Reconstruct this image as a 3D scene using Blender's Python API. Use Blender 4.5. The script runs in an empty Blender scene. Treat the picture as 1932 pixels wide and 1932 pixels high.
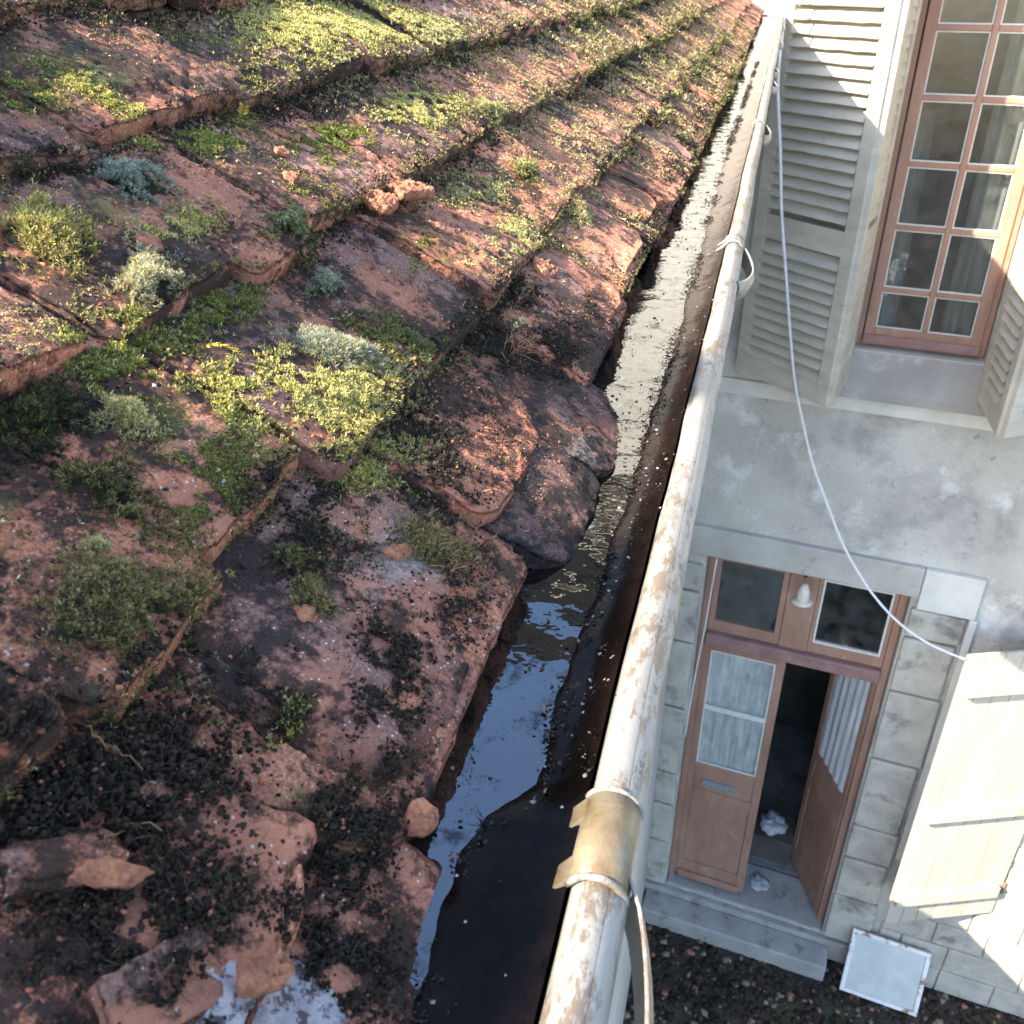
import bpy, math
import numpy as np
from mathutils import Vector, Matrix

S = bpy.context.scene
COL = S.collection
R = math.radians
rng = np.random.default_rng(7)

# ------------------------------------------------------------------ camera, sky, sun, exposure
pit, yaw = R(30.4), R(14.7)
cam = bpy.data.cameras.new("camera")
cam.sensor_width = 36; cam.lens = 36 * 1743 / 1932
cam.clip_start = 0.01; cam.clip_end = 200
cam.dof.use_dof = True; cam.dof.focus_distance = 0.58; cam.dof.aperture_fstop = 32
co = bpy.data.objects.new("camera", cam); COL.objects.link(co)
fw = Vector((-math.sin(yaw) * math.cos(pit), math.cos(yaw) * math.cos(pit), -math.sin(pit)))
rt = Vector((math.cos(yaw), math.sin(yaw), 0)); up = rt.cross(fw)
co.matrix_world = Matrix((rt, up, -fw)).transposed().to_4x4()
S.camera = co

LIGHT = Vector((1, 0.8, -0.90)).normalized()      # direction the sunlight travels
wd = bpy.data.worlds.new("World"); S.world = wd; wd.use_nodes = True
nt = wd.node_tree; bg = nt.nodes["Background"]
sky = nt.nodes.new("ShaderNodeTexSky"); sky.sky_type = 'NISHITA'; sky.sun_disc = False
sky.sun_elevation = math.asin(-LIGHT.z); sky.sun_rotation = math.atan2(-LIGHT.x, -LIGHT.y)
sky.air_density = 1.0; sky.dust_density = 1.2; sky.ozone_density = 1.5
nt.links.new(sky.outputs[0], bg.inputs[0]); bg.inputs[1].default_value = 0.145
sun = bpy.data.lights.new("sun", 'SUN'); sun.energy = 5.0; sun.angle = R(0.6); sun.color = (1, .87, .68)
so = bpy.data.objects.new("sun", sun); COL.objects.link(so)
so.rotation_euler = LIGHT.to_track_quat('-Z', 'Y').to_euler()
so.location = (-4, -8, 6)
S.view_settings.view_transform = 'Standard'; S.view_settings.look = 'None'
S.view_settings.exposure = 2.2; S.view_settings.gamma = 1

# ------------------------------------------------------------------ noise
_T = rng.random((256, 256))
def vn(x, y, seed=0):
    x = np.asarray(x, float) + seed * 17.31; y = np.asarray(y, float) + seed * 9.77
    xi = np.floor(x).astype(int); yi = np.floor(y).astype(int)
    fx = x - xi; fy = y - yi
    fx = fx * fx * (3 - 2 * fx); fy = fy * fy * (3 - 2 * fy)
    a = _T[xi & 255, yi & 255]; b = _T[(xi + 1) & 255, yi & 255]
    c = _T[xi & 255, (yi + 1) & 255]; d = _T[(xi + 1) & 255, (yi + 1) & 255]
    return (a * (1 - fx) + b * fx) * (1 - fy) + (c * (1 - fx) + d * fx) * fy
def fbm(x, y, o=4, seed=0, g=.5):
    s = 0; a = 1; t = 0
    for i in range(o):
        s = s + a * vn(x, y, seed + i * 3.7); t += a; a *= g; x = np.asarray(x) * 2.03; y = np.asarray(y) * 2.03
    return s / t
def sst(a, b, x):
    t = np.clip((x - a) / (b - a), 0, 1); return t * t * (3 - 2 * t)

# ------------------------------------------------------------------ objects
def tag(o, label=None, cat=None, group=None, kind=None):
    for k, v in (('label', label), ('category', cat), ('group', group), ('kind', kind)):
        if v: o[k] = v
    return o
def empty(name, label=None, cat=None, group=None, loc=(0, 0, 0), rz=0):
    o = bpy.data.objects.new(name, None); COL.objects.link(o)
    o.location = loc; o.rotation_euler = (0, 0, rz); o.empty_display_size = .1
    return tag(o, label, cat, group)
def npmesh(name, V, F, mat, parent=None, col=None, smooth=False, extra=None):
    """V (n,3); F list of (m,3)/(m,4) index arrays"""
    me = bpy.data.meshes.new(name)
    V = np.ascontiguousarray(V, np.float32)
    me.vertices.add(len(V)); me.vertices.foreach_set("co", V.ravel())
    idx = np.concatenate([np.asarray(f).ravel() for f in F]).astype(np.int32)
    cnt = np.concatenate([np.full(len(f), np.asarray(f).shape[1]) for f in F]).astype(np.int32)
    st = np.concatenate([[0], np.cumsum(cnt)[:-1]]).astype(np.int32)
    me.loops.add(len(idx)); me.loops.foreach_set("vertex_index", idx)
    me.polygons.add(len(cnt)); me.polygons.foreach_set("loop_start", st); me.polygons.foreach_set("loop_total", cnt)
    if smooth: me.polygons.foreach_set("use_smooth", np.ones(len(cnt), bool))
    if col is not None:
        a = me.color_attributes.new("tint", 'FLOAT_COLOR', 'POINT')
        c = np.ones((len(V), 4), np.float32); c[:, :3] = col; a.data.foreach_set("color", c.ravel())
    if extra is not None:
        for k, v in extra.items():
            a = me.attributes.new(k, 'FLOAT', 'POINT'); a.data.foreach_set("value", np.asarray(v, np.float32))
    me.update(calc_edges=True); me.validate()
    if mat: me.materials.append(mat)
    o = bpy.data.objects.new(name, me); COL.objects.link(o)
    if parent: o.parent = parent
    return o
class MB:
    def __init__(s, T=None): s.v = []; s.f = []; s.T = T
    def _add(s, vs, fs, M=None):
        n = len(s.v)
        for p in vs:
            p = Vector(p)
            if M: p = M @ p
            if s.T: p = s.T @ p
            s.v.append(tuple(p))
        s.f += [tuple(i + n for i in f) for f in fs]; return s
    def box(s, x0, x1, y0, y1, z0, z1, M=None, c=0.0):
        if c <= 0:
            v = [(x, y, z) for x in (x0, x1) for y in (y0, y1) for z in (z0, z1)]
            return s._add(v, [(0, 1, 3, 2), (4, 6, 7, 5), (0, 4, 5, 1), (2, 3, 7, 6), (0, 2, 6, 4), (1, 5, 7, 3)], M)
        bm = bmesh_box(x0, x1, y0, y1, z0, z1, c)
        return s._add(bm[0], bm[1], M)
    def tube(s, pts, r, n=8, M=None, cap=True):
        pts = [Vector(p) for p in pts]; rs = r if hasattr(r, '__len__') else [r] * len(pts)
        vs = []; fs = []; prev = None
        for i, p in enumerate(pts):
            t = (pts[min(i + 1, len(pts) - 1)] - pts[max(i - 1, 0)]).normalized()
            a = prev if prev is not None else (Vector((0, 0, 1)) if abs(t.z) < .9 else Vector((1, 0, 0)))
            a = (a - t * a.dot(t)).normalized(); b = t.cross(a); prev = a
            for k in range(n):
                w = 2 * math.pi * k / n; vs.append(p + (a * math.cos(w) + b * math.sin(w)) * rs[i])
        for i in range(len(pts) - 1):
            for k in range(n):
                fs.append((i * n + k, i * n + (k + 1) % n, (i + 1) * n + (k + 1) % n, (i + 1) * n + k))
        if cap: fs += [tuple(range(n))[::-1], tuple(range((len(pts) - 1) * n, len(pts) * n))]
        return s._add(vs, fs, M)
    def sheet(s, rows, thick=0, M=None, closed=False):
        """rows: list of equal-length point rows"""
        n = len(rows[0]); vs = [p for r_ in rows for p in r_]
        fs = [(i * n + k, i * n + k + 1, (i + 1) * n + k + 1, (i + 1) * n + k) for i in range(len(rows) - 1) for k in range(n - 1)]
        return s._add(vs, fs, M)
    def build(s, name, mat, parent=None, smooth=False, bevel=0):
        me = bpy.data.meshes.new(name); me.from_pydata(s.v, [], s.f); me.update()
        if mat: me.materials.append(mat)
        if smooth: me.polygons.foreach_set("use_smooth", [True] * len(me.polygons))
        o = bpy.data.objects.new(name, me); COL.objects.link(o)
        if parent: o.parent = parent
        if bevel:
            b = o.modifiers.new("b", 'BEVEL'); b.width = bevel; b.segments = 2; b.limit_method = 'ANGLE'
        return o

# ------------------------------------------------------------------ materials
def mat(name):
    m = bpy.data.materials.new(name); m.use_nodes = True
    nt = m.node_tree; return m, nt, nt.nodes["Principled BSDF"]
class N:
    def __init__(s, nt): s.nt = nt
    def __call__(s, t, **k):
        n = s.nt.nodes.new("ShaderNode" + t)
        for a, v in k.items():
            if a.startswith('i_'):
                key = a[2:]; key = int(key) if key.isdigit() else key.replace('_', ' ')
                if isinstance(v, bpy.types.NodeSocket): s.nt.links.new(v, n.inputs[key])
                else: n.inputs[key].default_value = v
            else: setattr(n, a, v)
        return n
    def link(s, a, b): s.nt.links.new(a, b)
    def noise(s, vec, sc, det=5, rough=.6, dist=0.0):
        return s('TexNoise', i_Vector=vec, i_Scale=sc, i_Detail=det, i_Roughness=rough, i_Distortion=dist).outputs[0]
    def ramp(s, x, a, b, ca=(0, 0, 0, 1), cb=(1, 1, 1, 1)):
        n = s('ValToRGB', i_0=x); e = n.color_ramp.elements
        e[0].position = a; e[1].position = b; e[0].color = ca; e[1].color = cb; return n.outputs[0]
    def mix(s, f, a, b, bt='MIX'):
        n = s('MixRGB', blend_type=bt)
        for i, v in enumerate((f, a, b)):
            if isinstance(v, bpy.types.NodeSocket): s.link(v, n.inputs[i])
            else: n.inputs[i].default_value = v if i == 0 else (v[0], v[1], v[2], 1)
        return n.outputs[0]
    def mul(s, a, b, op='MULTIPLY'):
        n = s('Math', operation=op)
        for i, v in enumerate((a, b)):
            if isinstance(v, bpy.types.NodeSocket): s.link(v, n.inputs[i])
            else: n.inputs[i].default_value = v
        return n.outputs[0]
    def bump(s, h, st, d, nrm=None):
        n = s('Bump', i_Strength=st, i_Distance=d, i_Height=h)
        if nrm: s.link(nrm, n.inputs['Normal'])
        return n.outputs[0]
    def pos(s, rnd=0.0):
        g = s('NewGeometry').outputs['Position']
        if not rnd: return g
        oi = s('ObjectInfo').outputs['Random']
        v = s('CombineXYZ', i_0=s.mul(oi, rnd), i_1=s.mul(oi, rnd * 1.7), i_2=s.mul(oi, rnd * .6)).outputs[0]
        return s('VectorMath', operation='ADD', i_0=g, i_1=v).outputs[0]

def tile_mat(name, base=1.0, bias=0.0, alg=.55):
    m, nt, P = mat(name); n = N(nt)
    p = n.pos(7.0); rnd = n('ObjectInfo').outputs['Random']
    clay = n.mix(n.ramp(n.noise(p, 38, 6, .65), .35, .7), (.36, .138, .080), (.53, .250, .150))
    purp = n.mix(n.noise(p, 60, 4), (.165, .092, .078), (.29, .165, .135))
    k1 = n.mul(n.mul(n.noise(p, 14, 9, .78), .62), n.mul(n.mul(rnd, .26), .06, 'ADD'), 'ADD')
    c = n.mix(n.ramp(k1, .41 + bias, .53 + bias), clay, purp)
    c = n.mix(.8, c, n.ramp(n.noise(p, 620, 5, .85), .38, .60, (.28, .26, .27, 1), (1.75, 1.65, 1.55, 1)), 'MULTIPLY')
    sp = n('Attribute', attribute_name='spall').outputs['Fac']
    c = n.mix(n.mul(sp, .75), c, n.mix(n.noise(p, 200, 4), (.26, .09, .05), (.62, .27, .16)))
    # fine speckle of grit
    v = n('TexVoronoi', i_Vector=p, i_Scale=420); vf = n.ramp(v.outputs['Distance'], .16, .24, (1, 1, 1, 1), (0, 0, 0, 1))
    sel = n.ramp(n('TexWhiteNoise', i_0=v.outputs['Color']).outputs['Value'], .74, .76)
    c = n.mix(n.mul(n.mul(vf, sel), .9), c, (.78, .68, .64))
    # dark crust
    k2 = n.noise(p, 62, 9, .8); k3 = n.noise(p, 12, 5, .65)
    crust = n.ramp(n.mul(n.mul(k2, .62), n.mul(k3, .52), 'ADD'), .550, .60)
    c = n.mix(n.mul(crust, .92), c, (.014, .011, .010))
    # grey lichen bloom
    lk = n.ramp(n.mul(n.noise(p, 9, 3), n.mul(n.noise(p, 260, 5, .8), .5), 'ADD'), .915, .98)
    c = n.mix(n.mul(lk, .7), c, (.33, .31, .275))
    # green algae film
    ga = n.ramp(n.mul(n.noise(p, 8.3, 4, .6), n.mul(n.noise(p, 230, 5, .8), .5), 'ADD'), .87, .95)
    c = n.mix(n.mul(ga, alg), c, (.10, .14, .03))
    tv = n.mul(n('TexWhiteNoise', i_0=rnd).outputs['Value'], .45); c = n.mix(1, c, n('CombineXYZ', i_0=n.mul(tv, .80 * base, 'ADD'), i_1=n.mul(tv, .78 * base, 'ADD'), i_2=n.mul(tv, .80 * base, 'ADD')).outputs[0], 'MULTIPLY')
    n.link(c, P.inputs['Base Color']); P.inputs['Roughness'].default_value = .82
    P.inputs['Specular IOR Level'].default_value = .35
    h = n.mul(n.noise(p, 260, 6, .75), n.mul(n.noise(p, 900, 3, .7), .5), 'ADD')
    h2 = n.mul(n.noise(p, 62, 6, .65), crust, 'ADD')
    n.link(n.bump(h, 1, .0016, n.bump(h2, .6, .002)), P.inputs['Normal'])
    return m
M_tile = tile_mat("weathered_clay")
M_brown = tile_mat("grey_brown_clay", .62, -.5, .1)
M_slab = tile_mat("broken_red_clay", .72, .02, .08)

def attr_mat(name, rough=.75, trans=.0, bump=0, spec=.3, vary=0):
    m, nt, P = mat(name); n = N(nt)
    c = n('Attribute', attribute_name='tint').outputs['Color']
    if vary: c = n.mix(n.mul(n.noise(n.pos(), vary, 5), .9), c, n.mix(1, c, (.35, .35, .38), 'MULTIPLY'))
    n.link(c, P.inputs['Base Color']); P.inputs['Roughness'].default_value = rough
    P.inputs['Specular IOR Level'].default_value = spec
    if bump: n.link(n.bump(n.noise(n.pos(), 320, 5, .7), .8, bump), P.inputs['Normal'])
    if trans:
        t = n('BsdfTranslucent', i_Color=c); mx = n('MixShader', i_0=trans, i_1=P.outputs[0], i_2=t.outputs[0])
        n.link(mx.outputs[0], nt.nodes['Material Output'].inputs[0])
    return m
M_moss = attr_mat("moss_leaf", .7, .3)
M_crumb = attr_mat("clay_crumb", .85, 0, .0012, vary=140)
M_humus = attr_mat("dark_humus", .8, 0, .001, .25)

def paint_gutter():
    m, nt, P = mat("dirty_cream_paint"); n = N(nt); p = n.pos()
    sc = n('VectorMath', operation='MULTIPLY', i_0=p, i_1=(1, .35, 1)).outputs[0]
    c = n.mix(n.noise(sc, 30, 4), (.17, .17, .16), (.28, .275, .25))
    k = n.ramp(n.mul(n.noise(sc, 62, 9, .8), n.mul(n.noise(sc, 7, 3), .22), 'ADD'), .635, .67)
    c = n.mix(n.mul(k, .8), c, (.115, .082, .055))
    k2 = n.ramp(n.noise(sc, 95, 8, .8), .56, .60)
    c = n.mix(n.mul(k2, .5), c, (.14, .09, .06))
    v = n('TexVoronoi', i_Vector=p, i_Scale=46); k3 = n.ramp(v.outputs['Distance'], .12, .16, (1, 1, 1, 1), (0, 0, 0, 1))
    c = n.mix(n.mul(k3, .35), c, (.16, .13, .10))
    n.link(c, P.inputs['Base Color']); P.inputs['Roughness'].default_value = .38
    n.link(n.bump(n.mul(k2, n.noise(p, 150, 5), 'ADD'), .5, .0009), P.inputs['Normal']); return m
M_gut = paint_gutter()
def simple(name, c1, c2, sc, rough=.7, bump=.002, spots=None, streak=(1, 1, 1), det=6, spec=.4, bsc=None, st=.6):
    m, nt, P = mat(name); n = N(nt); p0 = n.pos()
    p = n('VectorMath', operation='MULTIPLY', i_0=p0, i_1=streak).outputs[0]
    c = n.mix(n.ramp(n.noise(p, sc, det, .62), .3, .7), c1, c2)
    for (cs, s2, a, b, amt) in (spots or []):
        c = n.mix(n.mul(n.ramp(n.noise(p, s2, 7, .68, .3), a, b), amt), c, cs)
    n.link(c, P.inputs['Base Color']); P.inputs['Roughness'].default_value = rough
    P.inputs['Specular IOR Level'].default_value = spec
    n.link(n.bump(n.noise(p, bsc or sc * 4, 6, .65), st, bump), P.inputs['Normal']); return m
M_bracket = simple("old_brass_paint", (.11, .075, .035), (.20, .175, .125), 60, .28, .0008, [((.10, .06, .03), 90, .55, .65, .5)])
M_stucco = simple("grey_render", (.385, .36, .32), (.56, .535, .485), 1.5, .9, .010, [((.17, .17, .17), 1.3, .52, .66, .6), ((.72, .72, .69), 2.7, .56, .66, .6), ((.16, .15, .14), 9, .62, .68, .55), ((.20, .195, .19), 26, .60, .70, .5)], bsc=38, st=.9)
M_stone = simple("pale_stone", (.33, .315, .265), (.53, .505, .44), 5, .88, .006, [((.13, .125, .11), 3.4, .55, .66, .7)], bsc=60)
M_lintel = simple("grey_stone", (.35, .335, .30), (.49, .47, .43), 3, .88, .005, [((.2, .2, .2), 7, .58, .68, .4)], bsc=60)
M_sill = simple("dark_cement", (.25, .238, .22), (.37, .355, .33), 3, .85, .005, [((.55, .55, .55), 6, .6, .7, .4)], bsc=60)
M_white = simple("whitewash", (.52, .505, .46), (.66, .64, .59), 5, .85, .003)
M_louver = simple("weathered_shutter_paint", (.39, .36, .295), (.54, .505, .425), 9, .7, .002, [((.2, .17, .14), 25, .60, .70, .5)], streak=(.35, .35, 1), bsc=45)
M_board = simple("cream_shutter_paint", (.37, .34, .275), (.49, .46, .385), 8, .7, .002, [((.36, .31, .26), 12, .60, .70, .5)], streak=(1, 1, .12), bsc=45)
M_red = simple("faded_red_paint", (.27, .145, .10), (.38, .235, .175), 7, .6, .002, [((.55, .40, .34), 20, .62, .70, .6), ((.14, .07, .05), 9, .6, .7, .5)], streak=(1, 1, .3), bsc=50)
M_red2 = simple("faded_red_bar", (.20, .11, .10), (.32, .19, .18), 7, .6, .002)
M_putty = simple("white_putty", (.55, .54, .50), (.72, .71, .66), 30, .7, .002)
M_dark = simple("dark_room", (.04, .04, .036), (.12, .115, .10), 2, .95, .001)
M_roomfloor = simple("dusty_floor", (.12, .125, .13), (.30, .31, .31), 5, .9, .002, [((.4, .42, .44), 6, .6, .68, .7)])
M_curtain = simple("lace_curtain", (.42, .44, .46), (.76, .77, .78), 14, .9, .004, streak=(3, 3, .3))
M_curtain2 = simple("grey_net_curtain", (.06, .065, .065), (.17, .185, .185), 8, .9, .004, streak=(3, 3, .3))
M_paper = simple("crumpled_paper", (.30, .33, .36), (.62, .66, .70), 20, .8, .01)
M_iron = simple("rusty_iron", (.16, .08, .04), (.30, .17, .09), 40, .7, .001)
M_grey = simple("grey_metal", (.18, .19, .20), (.28, .29, .30), 30, .5, .0005)
M_lamp = simple("aged_enamel", (.50, .46, .38), (.66, .62, .54), 25, .5, .001, [((.25, .13, .07), 40, .58, .66, .6)])
M_tube = simple("white_plastic_tube", (.60, .60, .62), (.74, .74, .76), 30, .35, .0003)
M_step = simple("worn_step", (.27, .265, .25), (.42, .41, .39), 4, .9, .006, [((.10, .10, .09), 5, .56, .66, .6)], bsc=50)
M_frost = simple("clouded_glass", (.36, .41, .41), (.48, .52, .51), 8, .25, .0005)
M_rimrust = simple("flaking_white_rust", (.62, .62, .60), (.80, .80, .79), 14, .7, .002, [((.28, .12, .04), 4.5, .55, .60, .9)])
M_slate = simple("dark_slate", (.007, .007, .008), (.016, .016, .015), 6, .9, .004, spec=.1)
M_deck = simple("roof_batten_wood", (.03, .022, .018), (.06, .045, .035), 20, .9, .003)
M_soil = simple("damp_soil", (.022, .018, .014), (.075, .062, .048), 7, .9, .03, [((.05, .075, .022), 2.2, .54, .64, .8)], bsc=30, st=1)
M_nearwall = simple("near_house_render", (.40, .39, .36), (.52, .51, .48), 2, .9, .004)
def glass():
    m, nt, P = mat("old_window_glass"); n = N(nt)
    P.inputs['Base Color'].default_value = (.9, .95, .93, 1)
    nr = n.bump(n.noise(n.pos(), 5, 3), .12, .01)
    g = n('BsdfGlossy', i_Color=(.9, .95, 1, 1), i_Roughness=.03, i_Normal=nr)
    t = n('BsdfTransparent', i_Color=(.93, .95, .94, 1))
    d = n('BsdfDiffuse', i_Color=(.25, .27, .26, 1))
    m1 = n('MixShader', i_0=n.mul(n.ramp(n.noise(n.pos(), 9, 5), .35, .8), .14), i_1=t.outputs[0], i_2=d.outputs[0])
    fr = n.mul(n.mul(n.mul(n('LayerWeight', i_Blend=.5).outputs['Facing'], 4.0, 'POWER'), .7), .05, 'ADD')
    mx = n('MixShader', i_0=n.mul(fr, 1.1), i_1=m1.outputs[0], i_2=g.outputs[0])
    n.link(mx.outputs[0], nt.nodes['Material Output'].inputs[0]); return m
M_glass = glass()
def water_mat():
    m, nt, P = mat("still_water"); n = N(nt)
    d = n('BsdfDiffuse', i_Color=(.006, .0045, .004, 1))
    h = n.mul(n.noise(n.pos(), 26, 2, .4), n.mul(n.noise(n.pos(), 110, 2, .5), .12), 'ADD')
    g = n('BsdfGlossy', i_Color=(.82, .87, .92, 1), i_Roughness=.02, i_Normal=n.bump(h, .55, .004))
    fr = n.mul(n.mul(n('Fresnel', i_IOR=1.6).outputs[0], .13, 'ADD'), n.ramp(n.noise(n.pos(), 60, 7, .75), .36, .46, (.35, .35, .35, 1)))
    mx = n('MixShader', i_0=fr, i_1=d.outputs[0], i_2=g.outputs[0])
    n.link(mx.outputs[0], nt.nodes['Material Output'].inputs[0]); return m
M_water = water_mat()
def silt():
    m, nt, P = mat("wet_brown_silt"); n = N(nt); p = n.pos()
    s = n('VectorMath', operation='MULTIPLY', i_0=p, i_1=(1, .6, 1)).outputs[0]
    c = n.mix(n.ramp(n.noise(s, 30, 8, .7), .35, .65), (.0012, .0008, .0006), (.010, .0062, .0050)); c = n.mix(n.ramp(n.noise(s, 150, 6, .8), .56, .62), c, (.0008, .0006, .0006))
    v = n('TexVoronoi', i_Vector=p, i_Scale=210); k = n.ramp(v.outputs['Distance'], .08, .16, (1, 1, 1, 1), (0, 0, 0, 1))
    sel = n.ramp(n('TexWhiteNoise', i_0=v.outputs['Color']).outputs['Value'], .93, .94)
    c = n.mix(n.mul(k, sel), c, (.34, .33, .34))
    yv = n('MapRange', i_0=n('SeparateXYZ', i_0=p).outputs[1], i_1=.6, i_2=1.4).outputs[0]
    c = n.mix(n.mul(yv, .8), c, n.mix(n.noise(s, 14, 5), (.03, .022, .02), (.11, .085, .078)))  # far stretch coloured lighter in place of reflections on the wet surface
    n.link(c, P.inputs['Base Color']); n.link(n.mul(n.mul(yv, -.05), .20, 'ADD'), P.inputs['Roughness'])
    P.inputs['Specular IOR Level'].default_value = .07
    n.link(n.bump(n.noise(s, 60, 5, .6), .35, .0012), P.inputs['Normal']); return m
M_silt = silt()

# ------------------------------------------------------------------ near house: roof frame
TH = R(34); BE = R(25.5); EX, EZ = -.0889, -.2443; GAUGE = .105; THK = .016; YG = -.3; YF = 5.96
def W(P):                                   # slow sag and drift of the old eave
    P = np.array(P, float); y = P[..., 1]
    P[..., 0] -= .0045 * np.clip(y, 0, None); P[..., 2] += .0013 * np.clip(y, 0, None) ** 2
    return P
house = empty("tiled_house", "old house at the left with mossy clay tile roof and long pale gutter", "house")

def rowu(k): return -.030 if k < 0 else (0.0 if k == 0 else .098 + GAUGE * (k - 1))
class Tile:
    def __init__(s, k, y0, y1, du=0, db=0, seed=0, crn=(.008, .008), curl=.0, spall=.0, L=.19, lift=0):
        s.k = k; s.y0 = y0; s.y1 = y1; s.u = rowu(k) + du; s.b = BE + db; s.seed = seed; s.crn = crn; s.curl = curl; s.sp = spall; s.L = L; s.lift = lift
        s.roll = (vn(seed * 3.3, 1.7) - .5) * .03
    def edge(s, a, far=False):               # how far the lower edge retreats at a (0..1 across)
        w = s.y1 - s.y0; d0 = a * w; d1 = (1 - a) * w; e = 0
        for d, r in ((d0, s.crn[0]), (d1, s.crn[1])):
            q = np.clip(1 - d / r, 0, 1); e = e + r * (1 - np.sqrt(np.clip(1 - q * q, 0, 1)))
        e = e + .0058 * (fbm(a * w * 42, a * 0 + s.seed, 4, s.seed) - .5) * (1.6 if s.sp > .5 else 1)
        return e
    def disp(s, a, q):
        y = s.y0 + a * (s.y1 - s.y0); sd = s.seed
        h = .0032 * (fbm(y * 16, q * 16, 3, sd) - .5) + .0024 * (fbm(y * 90, q * 90, 4, sd + 2, .6) - .5) + .0024 * (fbm(y * 330, q * 330, 3, sd + 5) - .5)
        m = fbm(y * 22, q * 30, 5, sd + 9, .6)
        thr = .62 - .16 * s.sp
        st = sst(thr, thr + .012, m)
        h = h - .0017 * st + s.curl * (1 - (2 * a - 1) ** 2) - .0022 * sst(.03, 0, q)
        return h, st
    def pt(s, a, q, h):                      # a across, q distance up the slope from the E line, h height over the surface
        y = s.y0 + a * (s.y1 - s.y0)
        h = h + (a - .5) * s.roll * 1.4 + s.lift
        x = EX - s.u * math.cos(TH) - q * math.cos(s.b) + h * math.sin(s.b)
        z = EZ + s.u * math.sin(TH) + q * math.sin(s.b) + h * math.cos(s.b)
        return np.stack([x, y + 0 * x, z], -1)
    def build(s, step, mt):
        w = s.y1 - s.y0; na = max(5, int(w / step)); nq = max(5, int(s.L / step * .85))
        a = np.linspace(0, 1, na); t = np.linspace(0, 1, nq) ** 1.15
        A, Tt = np.meshgrid(a, t, indexing='ij')
        e = s.edge(A); Q = e + Tt * (s.L - e)
        sj = .004 * (fbm(Q * 45, A * 0 + s.seed, 3, s.seed + 4) - .5)
        h, st = s.disp(A, Q)
        dd = np.minimum(np.minimum(A, 1 - A) * w, Q - e)
        h = h - .0011 * np.exp(-dd / .0013)
        P = s.pt(A, Q, h); P[..., 1] += sj * (2 * np.abs(A - .5)) ** 3 * np.sign(.5 - A)
        idx = np.arange(na * nq).reshape(na, nq)
        F = [np.stack([idx[:-1, :-1], idx[1:, :-1], idx[1:, 1:], idx[:-1, 1:]], -1).reshape(-1, 4)]
        ring = np.concatenate([idx[:, 0], idx[-1, 1:], idx[-2::-1, -1], idx[0, -2:0:-1]])
        Pf = P.reshape(-1, 3); base = Pf[ring]; n_ = len(ring)
        c = Pf.mean(0); out = base - c
        ai = A.reshape(-1)[ring]; ti = Tt.reshape(-1)[ring]
        o = np.zeros_like(base); o[:, 1] += (ai >= .999) * 1.; o[:, 1] -= (ai <= .001) * 1.
        fr = (ti <= .001); o[:, 0] += fr * math.cos(s.b); o[:, 2] -= fr * math.sin(s.b)
        o /= np.maximum(np.linalg.norm(o, axis=1, keepdims=True), 1e-6)
        nrm = np.array([math.sin(s.b), 0, math.cos(s.b)])
        V = [Pf]; S_ = [st.reshape(-1)]; prev = ring; off = len(Pf)
        arc = np.cumsum(np.linalg.norm(np.roll(base, 1, 0) - base, axis=1))
        for hh, oo in ((-.0018, .0011), (-.005, .0016), (-.009, .001), (-.0135, .0012), (-THK, -.001)):
            nn = .0024 * (fbm(arc * 110, arc * 0 + hh * 900, 3, s.seed) - .5)
            V.append(base + nrm * hh + o * (oo + nn)[:, None]); cur = off + np.arange(n_); off += n_
            S_.append(np.full(n_, .35))
            F.append(np.stack([prev, cur, np.roll(cur, -1), np.roll(prev, -1)], -1)[:, ::-1]); prev = cur
        V.append(base.mean(0)[None] - nrm * THK); S_.append([0.])
        F.append(np.stack([prev, np.full(n_, off), np.roll(prev, -1)], -1))
        V = W(np.concatenate(V))
        ob = npmesh("roof_tile", V, F, mt, house, smooth=True, extra={'spall': np.concatenate(S_)})
        return ob
rows = {
 -1: [(-.30, -.03, -.004), (-.03, .198, -.006), (.203, .372, .03), (.380, .475, .004, 0, (.02, .012)), (.478, .60, .000, 0, (.02, .05))],
  0: [(-.3, -.10, 0), (-.095, .075, -.002), (.08, .176, .016, 0, (.02, .03)), (.180, .366, -.005, 0, (.028, .006)), (.372, .512, .020, 0, (.018, .045)), (.585, .765, .006), (.77, .94, .014), (.945, 1.12, .010)],
  1: [(-.3, -.13, 0), (-.125, .045, .004), (.05, .162, .006), (.166, .247, .0), (.250, .330, .012), (.334, .50, -.004, 0, (.01, .014)), (.595, .77, -.004), (.775, .95, .004), (.955, 1.13, .0)],
  2: [(-.3, -.1, 0), (-.095, .08, .004), (.085, .235, .003), (.238, .315, .006), (.325, .43, .001), (.435, .505, -.01), (.51, .68, .004), (.685, .86, .0), (.865, 1.04, .004)],
  3: [(-.3, -.02, 0), (-.015, .155, 0), (.16, .332, .004), (.337, .45, -.004), (.455, .615, .004), (.62, .84, .006), (.845, 1.02, .0)],
  4: [(-.3, .0, 0), (.005, .175, 0), (.18, .35, .002), (.355, .515, -.006), (.52, .69, .004), (.695, .865, 0), (.87, 1.04, .004)],
}
rows[1][5] = (.334, .588, -.004, 0, (.01, .014))
tiles = {}
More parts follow.
